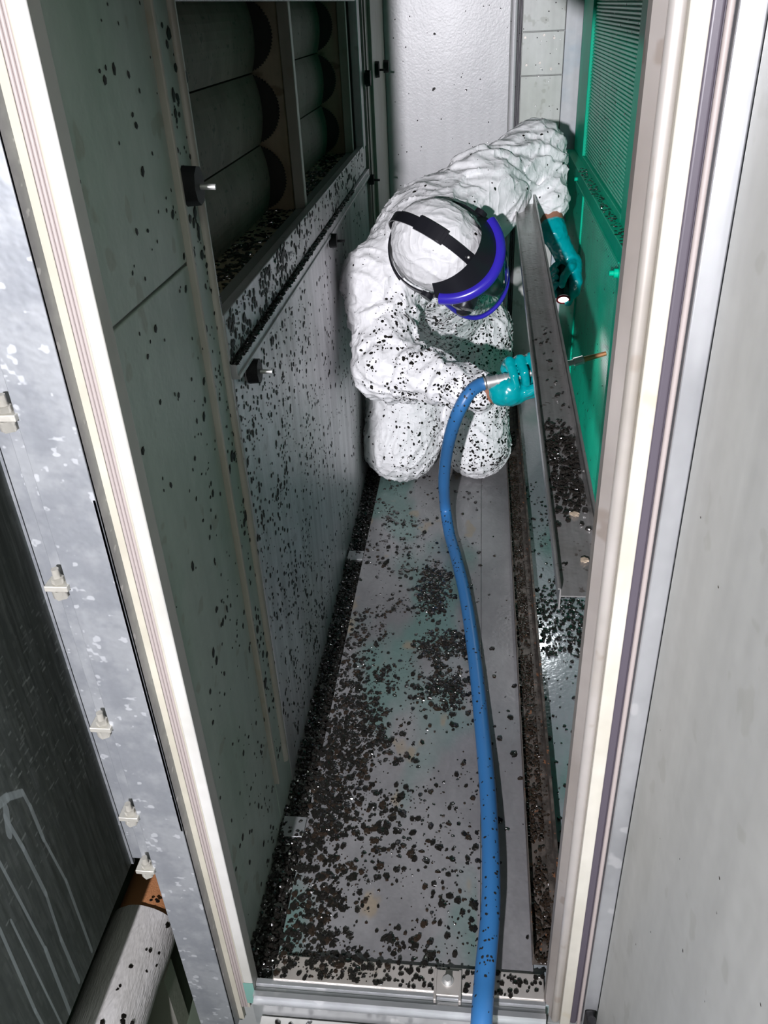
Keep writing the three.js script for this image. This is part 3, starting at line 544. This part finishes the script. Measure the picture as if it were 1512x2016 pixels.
// his right hand closed round the wand, whose axis runs mostly along +x
const WA = V(0.005, 0.548, -1.782), WH = V(0.113, 0.563, -1.80), WT = V(0.292, 0.604, -1.828);
{
  const ax = V(0.975, 0.16, -0.14).normalize(), c = WH, n1 = V(0, 0, 1).addScaledVector(ax, -ax.z).normalize(), n2 = ax.clone().cross(n1).normalize(); // n1 to camera, n2 = downwards or upwards
  const up = n2.y > 0 ? n2 : n2.clone().negate();
  const pt = (s, a, r) => { s *= 1.16; r *= 1.12; const q = c.clone().addScaledVector(ax, s).addScaledVector(up, Math.sin(a) * r).addScaledVector(n1, Math.cos(a) * r); return [q.x, q.y, q.z]; };
  const fingers = [];
  const sp = [0.036, 0.014, -0.008, -0.029], ln = [1, 1.05, 1, 0.85];
  sp.forEach((s, i) => fingers.push([[...pt(s * 0.9, -2.4, 0.036), 0.0125], [...pt(s, 2.65, 0.041), 0.0125], [...pt(s, 1.55, 0.037), 0.0118], [...pt(s + 0.002, 0.55, 0.030 * ln[i] + 0.002), 0.0106], [...pt(s + 0.003, -0.25, 0.023), 0.0095]]));
  fingers.push([[...pt(-0.030, -1.7, 0.036), 0.014], [...pt(0.000, -1.0, 0.034), 0.0125], [...pt(0.026, -0.5, 0.028), 0.011], [...pt(0.048, -0.25, 0.022), 0.009]]);
  const spec = { palm: [[pt(0.030, -2.2, 0.034), pt(-0.03, -2.3, 0.036), 0.021, 0.023], [pt(0.03, -1.5, 0.034), pt(-0.034, -1.6, 0.034), 0.019, 0.022], [pt(0.02, 2.9, 0.038), pt(-0.03, 2.9, 0.036), 0.016, 0.017]], fingers,
    cuff: [[pt(-0.03, -1.9, 0.034), [0.070, 0.528, -1.797], 0.035, 0.034], [[0.074, 0.528, -1.794], [0.064, 0.526, -1.799], 0.036, 0.038]] };
  const g = surf(handSDF(spec), [c.x - 0.12, c.y - 0.12, c.z - 0.11], [c.x + 0.11, c.y + 0.10, c.z + 0.10], 0.003);
  obj('glove', g, M.glove, person).userData.label = 'wet teal rubber glove gripping the spray wand';
}
// his left hand hanging, closed round the torch
const TA = V(0.232, 0.665, -2.315), TB = V(0.230, 0.602, -2.238);
{
  const ax = TB.clone().sub(TA).normalize(), c = TA.clone().lerp(TB, 0.25), n1 = V(-0.75, 0, 0.66).addScaledVector(ax, -ax.dot(V(-0.75, 0, 0.66))).normalize(), n2 = ax.clone().cross(n1).normalize();
  const pt = (s, a, r) => { const q = c.clone().addScaledVector(ax, s).addScaledVector(n2, Math.sin(a) * r).addScaledVector(n1, Math.cos(a) * r); return [q.x, q.y, q.z]; };
  const fingers = [0.034, 0.013, -0.008, -0.028].map((s, i) => [[...pt(s, 2.6, 0.036), 0.0115], [...pt(s + 0.002, 1.7, 0.036), 0.011], [...pt(s + 0.003, 0.75, 0.031), 0.010], [...pt(s + 0.004, -0.15, 0.026), 0.0085]]);
  fingers.push([[...pt(-0.035, -2.2, 0.032), 0.014], [...pt(-0.005, -1.5, 0.034), 0.0125], [...pt(0.025, -1.0, 0.030), 0.0105], [...pt(0.046, -0.8, 0.025), 0.009]]);
  const spec = { palm: [[pt(0.035, 3.1, 0.034), pt(-0.04, 3.1, 0.030), 0.019, 0.023], [pt(0.02, -2.5, 0.034), pt(-0.04, -2.4, 0.028), 0.017, 0.021], [pt(0.075, 2.9, 0.020), pt(0.02, 3.1, 0.034), 0.010, 0.016]], fingers,
    cuff: [[pt(-0.04, 3.1, 0.025), [0.203, 0.755, -2.336], 0.029, 0.032], [[0.203, 0.752, -2.334], [0.200, 0.764, -2.345], 0.034, 0.036]] };
  const g = surf(handSDF(spec), [0.12, 0.55, -2.43], [0.32, 0.82, -2.16], 0.003);
  obj('glove', g, M.glove, person).userData.label = 'wet teal rubber glove hanging down with a torch in it';
}
// ---- face shield (worn): brow guard with visor, rim, headband and straps as its pieces
{
  const band = (fn, t0, t1, n, w, th, ey) => {  // a strap: centre curve fn(t) in head axes, width along ey(t), thickness outwards
    const pos = [], idx = [];
    for (let i = 0; i <= n; i++) {
      const t = t0 + (t1 - t0) * i / n, c = V(...fn(t)), e = V(...ey(t)).normalize(), tn = V(...fn(t + 1e-3)).sub(V(...fn(t - 1e-3))).normalize(), o = e.clone().cross(tn).normalize();
      if (o.dot(c) < 0) o.negate();
      for (const [a, b] of [[-0.5, 0], [0.5, 0], [0.5, 1], [-0.5, 1]]) { const q = c.clone().addScaledVector(e, a * w).addScaledVector(o, b * th); pos.push(q.x, q.y, q.z); }
      if (i) for (let k = 0; k < 4; k++) { const A = 4 * (i - 1) + k, B = 4 * (i - 1) + (k + 1) % 4, C = A + 4, D = B + 4; idx.push(A, B, D, A, D, C); }
    }
    const m = 4 * n; idx.push(0, 2, 1, 0, 3, 2, m, m + 1, m + 2, m, m + 2, m + 3);
    const g = new THREE.BufferGeometry(); g.setAttribute('position', new THREE.Float32BufferAttribute(pos, 3)); g.setIndex(idx);
    const h = toCreasedNormals(g.toNonIndexed(), 0.6); h.setAttribute('uv', new THREE.Float32BufferAttribute(new Float32Array(h.attributes.position.count * 2), 2));
    return h.applyMatrix4(HM);
  };
  const up = () => [0, 1, 0];
  const ringR = a => [0.116 * Math.sin(a), 0.0 - 0.018 * (1 - Math.cos(a)) * 0.5, 0.137 * Math.cos(a)];
  const brow = a => [0.122 * Math.sin(a), 0.012, 0.02 + 0.142 * Math.cos(a)];
  const curve = (fn, a0, a1, n) => { const o = []; for (let i = 0; i <= n; i++) o.push(V(...fn(a0 + (a1 - a0) * i / n))); return o; };
  const guard = obj('face_shield', (() => {
    const pts = curve(brow, -1.12, 1.12, 40), g = tube(pts, 0.0155, 60, 14); return g.applyMatrix4(HM);
  })(), M.blue, person); guard.userData.label = 'face shield with shiny blue brow guard and black straps';
  obj('headband', band(ringR, -Math.PI, Math.PI, 80, 0.024, 0.004, up), M.blackPlastic, guard);
  obj('back_strap', band(a => [0.121 * Math.sin(a), -0.035 - 0.03 * Math.cos(a), 0.134 * Math.cos(a)], 2.0, 4.3, 40, 0.012, 0.004, up), M.blackPlastic, guard);
  const over = a => [-0.008, 0.129 * Math.cos(a), 0.135 * Math.sin(a)];
  obj('crown_strap', band(over, -1.55, 1.45, 50, 0.026, 0.003, () => [1, 0, 0]), M.blackPlastic, guard);
  obj('buckle', [band(a => [-0.008, 0.132 * Math.cos(a), 0.138 * Math.sin(a)], -0.15, 0.42, 14, 0.036, 0.005, () => [1, 0, 0]), band(a => [-0.008, 0.137 * Math.cos(a), 0.142 * Math.sin(a)], 0.30, 0.36, 3, 0.030, 0.004, () => [1, 0, 0])], M.blackPlastic, guard);
  const q = new THREE.SphereGeometry(0.004, 10, 8); q.translate(-0.008, 0.137 * Math.cos(0.95), 0.141 * Math.sin(0.95)); obj('stud', q.applyMatrix4(HM), M.chrome, guard);
  for (const s of [-1, 1]) { const e = new THREE.CylinderGeometry(0.016, 0.016, 0.012, 20); e.rotateZ(Math.PI / 2); e.translate(s * 0.119, 0.002, 0.045); obj('side_pivot', e.applyMatrix4(HM), M.blackPlastic, guard); }
  // black brim between headband and brow guard
  { const pos = [], idx = [], n = 40; for (let i = 0; i <= n; i++) { const a = -1.2 + 2.4 * i / n, A = [0.101 * Math.sin(a), 0.062 * Math.cos(a) + 0.01, 0.016 + 0.108 * Math.cos(a)], B = brow(a); for (const dy of [0.008, -0.006]) pos.push(A[0], A[1] + dy, A[2], B[0], B[1] + dy * 0.6, B[2]); if (i) { const o = 4 * i; idx.push(o - 4, o - 3, o + 1, o - 4, o + 1, o, o - 2, o + 3, o - 1, o - 2, o + 2, o + 3); } }
    const g = new THREE.BufferGeometry(); g.setAttribute('position', new THREE.Float32BufferAttribute(pos, 3)); g.setIndex(idx); g.computeVertexNormals(); obj('brim', g.applyMatrix4(HM), M.blackPlastic, guard); }
  const low = a => { const e = 1 - Math.pow(Math.abs(a) / 1.15, 5); return [0.118 * Math.sin(a), 0.012 - 0.185 * e, 0.022 + (0.142 - 0.012 * e) * Math.cos(a)]; };
  { const pos = [], idx = [], n = 48, m = 8; for (let i = 0; i <= n; i++) for (let j = 0; j <= m; j++) { const a = -1.15 + 2.3 * i / n, A = brow(a), B = low(a), t = j / m; pos.push(A[0] + (B[0] - A[0]) * t, A[1] + (B[1] - A[1]) * t, A[2] + (B[2] - A[2]) * t + 0.012 * Math.sin(t * 3.14)); if (i && j) { const o = i * (m + 1) + j; idx.push(o, o - 1, o - m - 2, o, o - m - 2, o - m - 1); } }
    const g = new THREE.BufferGeometry(); g.setAttribute('position', new THREE.Float32BufferAttribute(pos, 3)); g.setIndex(idx); g.computeVertexNormals(); obj('visor', g.applyMatrix4(HM), M.visor, guard).userData.label = 'clear curved visor'; }
  obj('visor_rim', tube([...curve(low, -1.15, 1.15, 60)], 0.0065, 60, 10).applyMatrix4(HM), M.blue, guard);
  const rp = surf(p => { let d = ell(p, [0, -0.065, 0.105], [0.05, 0.045, 0.04]); d = smin(d, cap(p, [0, -0.075, 0.12], [0, -0.085, 0.15], 0.026, 0.022), 0.015); for (const s of [-1, 1]) d = smin(d, cap(p, [s * 0.045, -0.08, 0.10], [s * 0.075, -0.09, 0.105], 0.03, 0.028), 0.01); return d; }, [-0.13, -0.14, 0.04], [0.13, 0, 0.19], 0.005);
  obj('respirator', rp.applyMatrix4(HM), M.blackPlastic, person).userData.label = 'black half mask respirator behind the visor';
}
// boots behind
for (const f of [J.footR, J.footL]) obj('boot', surf(p => Math.max(smin(cap(p, [0, 0, 0], [0, 0.0, -0.06], 0.058, 0.05), cap(p, [0, 0.0, -0.06], [0, -0.02, -0.13], 0.048, 0.04), 0.03), -0.066 - p[1]), [-0.09, -0.09, -0.2], [0.09, 0.09, 0.09], 0.01).translate(...f), M.rubber, person);

// ------------------------------------------------------------------ wand, hose, torch
let hosePts;
{
  const w = thing('spray_wand', 'steel spray wand with copper tip held by the front glove', 'wand', [0, 0, 0]);
  const a = WA, dir = WH.clone().sub(WA).normalize(), at = t => a.clone().addScaledVector(dir, t);
  obj('swivel', [rod(at(0.0), at(0.016), 0.0135, 0.0135, 6), rod(at(0.018), at(0.024), 0.016, 0.016, 24), rod(at(0.024), at(0.085), 0.0138, 0.0125, 24), rod(at(0.042), at(0.046), 0.015, 0.015, 24), rod(at(0.060), at(0.064), 0.0148, 0.0148, 24)], M.chrome, w);
  obj('tube', rod(at(0.07), WH.clone().lerp(WT, 0.62), 0.0085, 0.0065, 20), M.chrome, w);
  obj('nozzle', [rod(WH.clone().lerp(WT, 0.60), WH.clone().lerp(WT, 0.72), 0.010, 0.010, 6)], M.chrome, w);
  obj('tip', rod(WH.clone().lerp(WT, 0.70), WT, 0.0065, 0.005, 20), M.copper, w);
  hosePts = [V(0.018, 0.5495, -1.784), V(0.008, 0.547, -1.783), V(-0.015, 0.536, -1.765), V(-0.037, 0.500, -1.755), V(-0.059, 0.416, -1.80), V(-0.075, 0.305, -1.883), V(-0.084, 0.185, -1.961), V(-0.083, 0.055, -2.03), V(-0.07, 0.022, -1.96), V(-0.05, 0.017, -1.86), V(-0.021, 0.017, -1.682), V(0.006, 0.020, -1.433), V(0.021, 0.025, -1.241), V(0.033, 0.035, -1.051), V(0.037, 0.048, -0.89), V(0.035, 0.053, -0.795), V(0.026, 0.055, -0.694), V(0.021, 0.050, -0.624), V(0.02, -0.10, -0.50), V(0.03, -0.33, -0.30), V(0.12, -0.333, 0.10), V(0.5, -0.333, 0.6)];
  const g = tube(hosePts, 0.0158, 320, 18);
  tag(obj('hose', g, M.hoseBlue), 'blue pressure hose running from the spray wand along the floor and out of the door', 'hose');
}
{
  const t = thing('torch', 'small black torch with red ring and lit lens in the hanging glove', 'torch', [0, 0, 0]);
  const d = TB.clone().sub(TA).normalize(), e = TA.clone().addScaledVector(d, -0.03);
  obj('barrel', [rod(e, TA.clone().lerp(TB, 0.55), 0.0135, 0.0135, 24), rod(TA.clone().lerp(TB, 0.55), TB.clone().addScaledVector(d, -0.004), 0.0145, 0.0175, 24)], M.blackPlastic, t);
  obj('ring', new THREE.TorusGeometry(0.0165, 0.003, 10, 30).applyQuaternion(new THREE.Quaternion().setFromUnitVectors(V(0, 0, 1), d)).translate(TB.x, TB.y, TB.z), M.red, t);
  const lens = new THREE.SphereGeometry(0.0155, 24, 12, 0, 6.2832, 0, 1.2); lens.scale(1, 0.35, 1); lens.applyQuaternion(new THREE.Quaternion().setFromUnitVectors(V(0, 1, 0), d)); const lp = TB.clone().addScaledVector(d, -0.002); lens.translate(lp.x, lp.y, lp.z);
  obj('lens', lens, mat([0.9, 0.9, 0.9], { emissive: new THREE.Color(1, 1, 1), emissiveIntensity: 3 }), t);
  const s = new THREE.SpotLight(0xffffff, 0.14, 0, 0.8, 1, 2); s.position.copy(TB).addScaledVector(d, 0.012); s.target.position.copy(TB).addScaledVector(d, 1); s.castShadow = true; s.name = 'torch_light'; t.add(s, s.target);
}
// work light whose beam comes in through the door, and an unseen ceiling panel added for ambient fill
{
  const g = thing('work_light', 'small work light on a stand outside the door', 'lamp', [LAMP.x, -0.35, LAMP.z + 0.06]);
  const h = LAMP.y + 0.35;
  obj('pole', rod(V(0, 0.0, 0), V(0, h - 0.03, 0), 0.008), M.blackPlastic, g);
  obj('foot', [0, 1, 2].map(i => rod(V(0, 0.02, 0), V(0.16 * Math.cos(2.1 * i + 1.57), 0.006, 0.16 * Math.sin(2.1 * i + 1.57)), 0.006)), M.blackPlastic, g);
  obj('housing', box(-0.03, 0.03, h - 0.03, h + 0.03, -0.02, 0.03, 0.006), M.blackPlastic, g);
  const f = new THREE.CircleGeometry(0.018, 24); f.rotateY(Math.PI); f.translate(0, h, -0.021);
  obj('lens', f, mat([0.9, 0.9, 0.9], { emissive: new THREE.Color(1, 1, 1), emissiveIntensity: 2 }), g);
  const c = thing('added_fill_panel', 'flat glowing ceiling panel added out of view as ambient fill', 'light', [0.45, 2.57, 0.75]);
  obj('frame', box(-CEIL_W / 2 - 0.02, CEIL_W / 2 + 0.02, 0.005, 0.03, -CEIL_L / 2 - 0.02, CEIL_L / 2 + 0.02), M.room, c);
  obj('diffuser', box(-CEIL_W / 2, CEIL_W / 2, -0.005, 0.005, -CEIL_L / 2, CEIL_L / 2), mat([0.9, 0.9, 0.9], { emissive: new THREE.Color(0.95, 1, 0.94), emissiveIntensity: 1.0 }), c);
}

// ------------------------------------------------------------------ debris
const lumps = [];
for (let k = 0; k < 7; k++) {
  const g = mergeVertices(new THREE.IcosahedronGeometry(1, 0).deleteAttribute('normal').deleteAttribute('uv')), p = g.attributes.position;
  for (let i = 0; i < p.count; i++) { const x = p.getX(i), y = p.getY(i), z = p.getZ(i), s = 0.75 + 0.75 * rnd(); p.setXYZ(i, x * s, y * (0.8 + 0.4 * rnd()), z * s); }
  g.computeVertexNormals(); const h = toCreasedNormals(g.toNonIndexed(), 0.7); h.setAttribute('uv', new THREE.Float32BufferAttribute(new Float32Array(h.attributes.position.count * 2), 2)); lumps.push(h);
}
for (let k = 0; k < 3; k++) {               // ragged clusters for the larger flakes
  const parts = []; for (let i = 0; i < 6; i++) { const q = lumps[3 + (i + k) % 4].clone(), r = i ? rr(0.22, 0.5) : 0.5; q.scale(r * rr(0.8, 1.5), r, r); q.rotateY(rnd() * 6.28); q.translate(i ? rr(-0.75, 0.75) : 0, rr(-0.1, 0.2), i ? rr(-0.6, 0.6) : 0); parts.push(q); }
  lumps[k] = mergeGeometries(parts);
}
const YUP = V(0, 1, 0);
function specks(label, list, mtl = M.debris, geo = lumps[4]) {
  const m = new THREE.InstancedMesh(geo, mtl, list.length), o = new THREE.Object3D();
  list.forEach((e, i) => { o.position.set(...e.p); o.quaternion.setFromUnitVectors(YUP, e.n); o.rotateY(e.a ?? rnd() * 6.283); o.scale.set(e.s * (e.k ?? 1), e.s * (e.f ?? 0.3), e.s); o.updateMatrix(); m.setMatrixAt(i, o.matrix); });
  m.name = numbered('debris_specks'); m.castShadow = m.receiveShadow = true; scene.add(m);
  return tag(m, label, 'debris', null, 'stuff');
}
// --- the floor
function floorDensity(x, z) {
  let d = 0.25 + 0.9 * sst(-0.02, -0.30, x) + 0.12 * sst(-1.35, -1.0, z);
  d *= 0.35 + 0.65 * sst(-2.2, -1.3, z);
  const n = P.noise(x * 9, z * 9, 4.2) + 0.6 * P.noise(x * 22, z * 22, 8.1);
  d *= Math.max(0.08, 0.7 + 1.5 * n);
  const blob = (cx, cz, rx, rz, w) => { const q = Math.hypot((x - cx) / rx, (z - cz) / rz); d += w * sst(1.15, 0.55, q + 0.5 * P.noise(x * 30, z * 30, 1)); };
  blob(-0.105, -1.72, 0.05, 0.13, 4); blob(-0.07, -1.50, 0.07, 0.06, 4); blob(-0.05, -1.36, 0.06, 0.07, 3.5); blob(-0.24, -1.25, 0.07, 0.13, 2.2); blob(-0.27, -1.05, 0.05, 0.2, 1.5);
  if (x > 0.02) d *= 0.13;
  return d;
}
const big = [], small = [];
for (let i = 0; i < 90000 && small.length < 7600; i++) {
  const z = -0.70 - 2.5 * Math.pow(rnd(), 1.25), x = rr(-0.304, 0.10); if (rnd() * 4 > floorDensity(x, z)) continue;
  const s = 0.0010 + 0.0048 * Math.pow(rnd(), 3.0);
  const e = { p: [x, (z > -0.735 ? 0.006 : x > 0.0205 ? 0.0015 : 0) + s * 0.2, z], n: V(rr(-0.15, 0.15), 1, rr(-0.15, 0.15)).normalize(), s, f: 0.42 + 0.3 * rnd(), k: rr(0.7, 1.5) };
  (s > 0.0040 && z > -1.6 ? big : small).push(e);
}
big.sort((a, b) => b.s + 0.001 * b.p[2] - a.s - 0.001 * a.p[2]);
big.splice(300).forEach(e => small.push(e));
big.forEach((e, i) => { const m = obj('debris_flake', lumps[i % 3], i % 4 === 0 ? M.debrisBrown : M.debris); m.position.set(...e.p); m.quaternion.setFromUnitVectors(YUP, e.n); m.rotateY(rnd() * 6.28); m.scale.set(e.s * e.k * 1.35, e.s * e.f * 1.4, e.s * 1.35); tag(m, 'larger wet black debris flake lying on the grey floor plate', 'debris', 'larger debris flakes on the floor plate'); });
specks('small black debris crumbs scattered over the grey floor plate', small.filter((_, i) => i % 4));
specks('small dark brown debris crumbs scattered over the grey floor plate', small.filter((_, i) => !(i % 4)), M.debrisBrown, lumps[5]);
const list = (n, fn) => { const o = []; for (let i = 0; i < n; i++) { const e = fn(); if (e) o.push(e); } return o; };
specks('thick black debris silted along the gutter by the left wall', list(5200, () => { const z = -0.70 - 2.3 * Math.pow(rnd(), 1.2), s = rr(0.0015, 0.005); return { p: [rr(-0.355, -0.300), -0.028 + s * 0.4 + 0.018 * rnd(), z], n: V(rr(-0.4, 0.4), 1, rr(-0.4, 0.4)).normalize(), s, f: 0.6 }; }), M.debris, lumps[3]);
specks('brown and black sludge filling the tray along the floor', list(2600, () => { const z = -0.75 - 1.9 * Math.pow(rnd(), 1.1), s = rr(0.0015, 0.0042); if (P.noise(z * 9, 3, 1) < -0.25 && rnd() < 0.7) return null; return { p: [rr(0.105, 0.147), 0.0055 + 0.003 * rnd(), z], n: V(rr(-0.4, 0.4), 1, rr(-0.4, 0.4)).normalize(), s, f: 0.5 }; }), M.debrisBrown, lumps[5]);
specks('black debris on the wet strip between floor tray and door jamb', list(4200, () => { const z = rr(-2.3, -0.85), x = rr(0.155, 0.30), q = Math.hypot((x - 0.22) / 0.085, (z + 1.62) / 0.13) + 0.5 * P.noise(x * 25, z * 25, 2); if (rnd() > 0.10 + 0.1 * P.noise(x * 12, z * 12, 6) + sst(1.2, 0.7, q)) return null; const s = rr(0.0012, 0.0046); return { p: [x, -0.003 + s * 0.2, z], n: V(rr(-0.2, 0.2), 1, rr(-0.2, 0.2)).normalize(), s, f: 0.5 }; }));
// --- in the lifted tray
{
  const tilt = Math.atan2(0.094, 1.6), c = Math.cos(tilt), s0 = Math.sin(tilt);
  const on = (x, y, t) => [0.119 + x, 0.736 + y * c + t * s0, -0.74 - t * c + y * s0];
  const dens = t => 1.0 * sst(0.12, 0.22, t) * sst(0.42, 0.34, t);
  specks('clotted black sludge lying in the lifted tray', list(1500, () => { const t = rr(0, 0.75), s = rr(0.001, 0.0038); if (rnd() > dens(t) + 0.03) return null; return { p: on(rr(-0.018, 0.022), 0.002 + 0.004 * rnd(), t), n: V(rr(-0.4, 0.4), 1, rr(-0.4, 0.4)).normalize(), s, f: 0.6 }; }), M.debris, lumps[3]);
  for (const [x, t, s] of [[0.006, 0.155, 0.009], [0.010, 0.062, 0.008]]) { const g = obj('pale_scale_flake', lumps[1], M.crumb); g.position.set(...on(x, 0.0035, t)); g.scale.set(s, s * 0.25, s * 0.8); g.rotation.y = t * 9; tag(g, t > 0.1 ? 'pale beige scale flake at the edge of the sludge in the lifted tray' : 'pale beige scale flake near the bare end of the lifted tray', 'debris'); }
}
// --- the left wall
const wallN = V(1, 0, 0);
function wallSpecks(label, n, y0, y1, z0, z1, x, fn, smax = 0.0042) {
  specks(label, list(n, () => { const y = rr(y0, y1), z = rr(z0, z1); if (rnd() > fn(y, z)) return null; const s = 0.0012 + smax * Math.pow(rnd(), 2.4); return { p: [x, y, z], n: wallN, a: rr(-0.7, 0.7), s, k: rr(0.7, 1.7), f: 0.25, }; }).map(e => { e.s *= 1; return e; }), M.debrisMatte, lumps[6]);
}
wallSpecks('black specks on the green wall panels next to the door', 1500, 0.0, 1.35, -0.99, -0.70, XL + 0.0005, (y, z) => (0.22 + 0.5 * sst(-0.8, -0.99, z)) * (0.45 + 0.55 * sst(1.0, 0.3, y)) * Math.max(0.1, 0.6 + 1.2 * P.noise(y * 7, z * 7, 3)), 0.0030);
wallSpecks('black specks on the post between the cream ribs', 900, 0.1, 1.35, -1.10, -1.0, XL + 0.0005, (y, z) => 0.6 * Math.max(0.15, 0.7 + 1.2 * P.noise(y * 9, z * 20, 5)), 0.0045);
wallSpecks('black specks splashed on the wall below the opening', 9000, 0.02, 0.84, -2.7, -1.11, XL + 0.0005, (y, z) => (0.18 + 0.75 * sst(-1.9, -1.2, z)) * Math.max(0.12, 0.55 + 1.3 * P.noise(y * 6, z * 6, 7)), 0.0031);
wallSpecks('black specks and clots on the band under the opening', 2600, 0.865, 0.936, -2.7, -1.11, XL + 0.0005, (y, z) => 0.12 + 0.9 * sst(-1.9, -1.25, z) * Math.max(0.1, 0.5 + 1.4 * P.noise(y * 16, z * 9, 9)), 0.0045);
specks('black silt lying on the rail below the opening', list(1500, () => ({ p: [rr(-0.357, -0.348), 0.8645, -1.11 - 1.3 * Math.pow(rnd(), 1.6)], n: YUP, s: rr(0.001, 0.004), f: 0.6 })));
specks('black silt covering the ledge inside the opening', list(6000, () => { const z = rr(-2.7, -1.12), x = rr(-0.60, -0.36); if (P.noise(x * 14, z * 14, 2) < -0.1 && rnd() < 0.7) return null; return { p: [x, 0.926, z], n: YUP, s: rr(0.0015, 0.006), f: 0.4 }; }));
// --- the end wall, the coils, the door side
specks('small black specks on the pale end wall', list(300, () => { const x = rr(-0.33, 0.28), y = rr(0.5, 1.35); if (rnd() > 0.3 + 0.6 * sst(-0.1, 0.25, x)) return null; return { p: [x, y, ZB + 0.0005], n: V(0, 0, 1), s: rr(0.0008, 0.0028) * (rnd() < 0.85 ? 0.8 : 1.5), f: 0.3 }; }));
specks('black specks on the green coil ledge', list(160, () => ({ p: [rr(0.314, 0.338), 0.8265, rr(-2.9, -1.9)], n: YUP, s: rr(0.0015, 0.0045), f: 0.4 })));
specks('black specks on the green coil face', list(260, () => { const lo = rnd() < 0.6; return { p: [lo ? 0.3085 : 0.3435, lo ? rr(0.1, 0.78) : rr(0.84, 1.3), rr(-3.0, -1.9)], n: V(-1, 0, 0), s: rr(0.001, 0.0028), f: 0.3 }; }));
specks('black crumbs on the door sill and end bar', list(330, () => { const a = rnd() < 0.5; return { p: [rr(-0.31, 0.13), a ? 0.0075 : -0.029, a ? rr(-0.73, -0.695) : rr(-0.65, -0.605)], n: YUP, s: rr(0.001, 0.004), f: 0.4 }; }));
specks('sparse grey brown specks on the open door', list(34, () => { const z = rr(0.03, 0.5), y = rr(0.1, 1.4); return { p: [0.189 + Math.sin(0.10) * z - 0.0006, y, -0.668 + Math.cos(0.10) * z], n: V(-1, 0, 0), s: rr(0.0006, 0.0015), k: 0.6, a: 0, f: 0.2 }; }), M.debrisBrown, lumps[6]);
specks('black crumbs on the lagged pipe', list(26, () => { const a = rr(0.4, 1.4), z = rr(-0.86, -0.5); return { p: [-0.585 + 0.0605 * Math.cos(a), -0.105 + 0.0605 * Math.sin(a), z], n: V(Math.cos(a), Math.sin(a), 0), s: rr(0.0015, 0.005), f: 0.4 }; }));
{
  const c = new THREE.CatmullRomCurve3(hosePts, false, 'centripetal');
  specks('black specks stuck on the blue hose', list(240, () => { const t = rr(0.08, 0.80), q = c.getPoint(t), d = c.getTangent(t), n = V(rr(-0.8, 0.8), rr(0.2, 1), rr(-0.3, 0.8)); n.addScaledVector(d, -n.dot(d)).normalize(); q.addScaledVector(n, 0.0158); return { p: [q.x, q.y, q.z], n, s: rr(0.0008, 0.0024), k: rr(0.5, 1.5), f: 0.25 }; }), M.debrisMatte, lumps[6]);
  const f = obj('debris_clot', lumps[1], M.debrisMatte); f.position.set(-0.169, 1.037, ZB + 0.001); f.rotation.set(Math.PI / 2, 0.6, 0); f.scale.set(0.011, 0.002, 0.005); tag(f, 'single dark clot stuck on the pale end wall', 'debris');
}
// --- the coverall
{
  const p = suitGeo.attributes.position, n = suitGeo.attributes.normal, ix = suitGeo.index.array, A = V(), B = V(), C = V(), N = V(), out = [];
  const area = new Float32Array(ix.length / 3); let tot = 0;
  for (let t = 0; t < area.length; t++) { A.fromBufferAttribute(p, ix[3 * t]); B.fromBufferAttribute(p, ix[3 * t + 1]).sub(A); C.fromBufferAttribute(p, ix[3 * t + 2]).sub(A); tot += B.cross(C).length() / 2; area[t] = tot; }
  for (let i = 0; i < 60000; i++) {
    const r = rnd() * tot; let lo = 0, hi = area.length - 1; while (lo < hi) { const m = (lo + hi) >> 1; if (area[m] < r) lo = m + 1; else hi = m; }
    const u = rnd(), w = rnd() * (1 - u); A.fromBufferAttribute(p, ix[3 * lo]); B.fromBufferAttribute(p, ix[3 * lo + 1]); C.fromBufferAttribute(p, ix[3 * lo + 2]);
    const q = V(0, 0, 0).addScaledVector(A, 1 - u - w).addScaledVector(B, u).addScaledVector(C, w); N.fromBufferAttribute(n, ix[3 * lo]);
    let d = 0.03 + 0.75 * sst(0.74, 0.60, q.y) * sst(-0.32, -0.12, q.x); d += 0.10 * sst(0.7, 0.5, q.y); d *= Math.max(0.15, 0.65 + 1.3 * P.noise(q.x * 14, q.y * 14, q.z * 14));
    if (q.y < 0.30) d *= q.x > -0.02 ? 1.3 : 0.5;
    const h = toHead([q.x, q.y, q.z]); if (Math.hypot(...h) < 0.16) d *= 0.25;
    if (rnd() > d) continue;
    const s = 0.0009 + 0.0030 * Math.pow(rnd(), 2.8);
    out.push({ p: [q.x, q.y, q.z], n: N.clone().normalize(), s, k: rr(0.6, 1.6), f: 0.3 });
  }
  specks('black splashes stuck all over the white coverall', out, M.debris, lumps[6]);
}

scene.traverse(o => { if (o.isMesh) o.castShadow = o.receiveShadow = true; });
renderer.render(scene, camera);
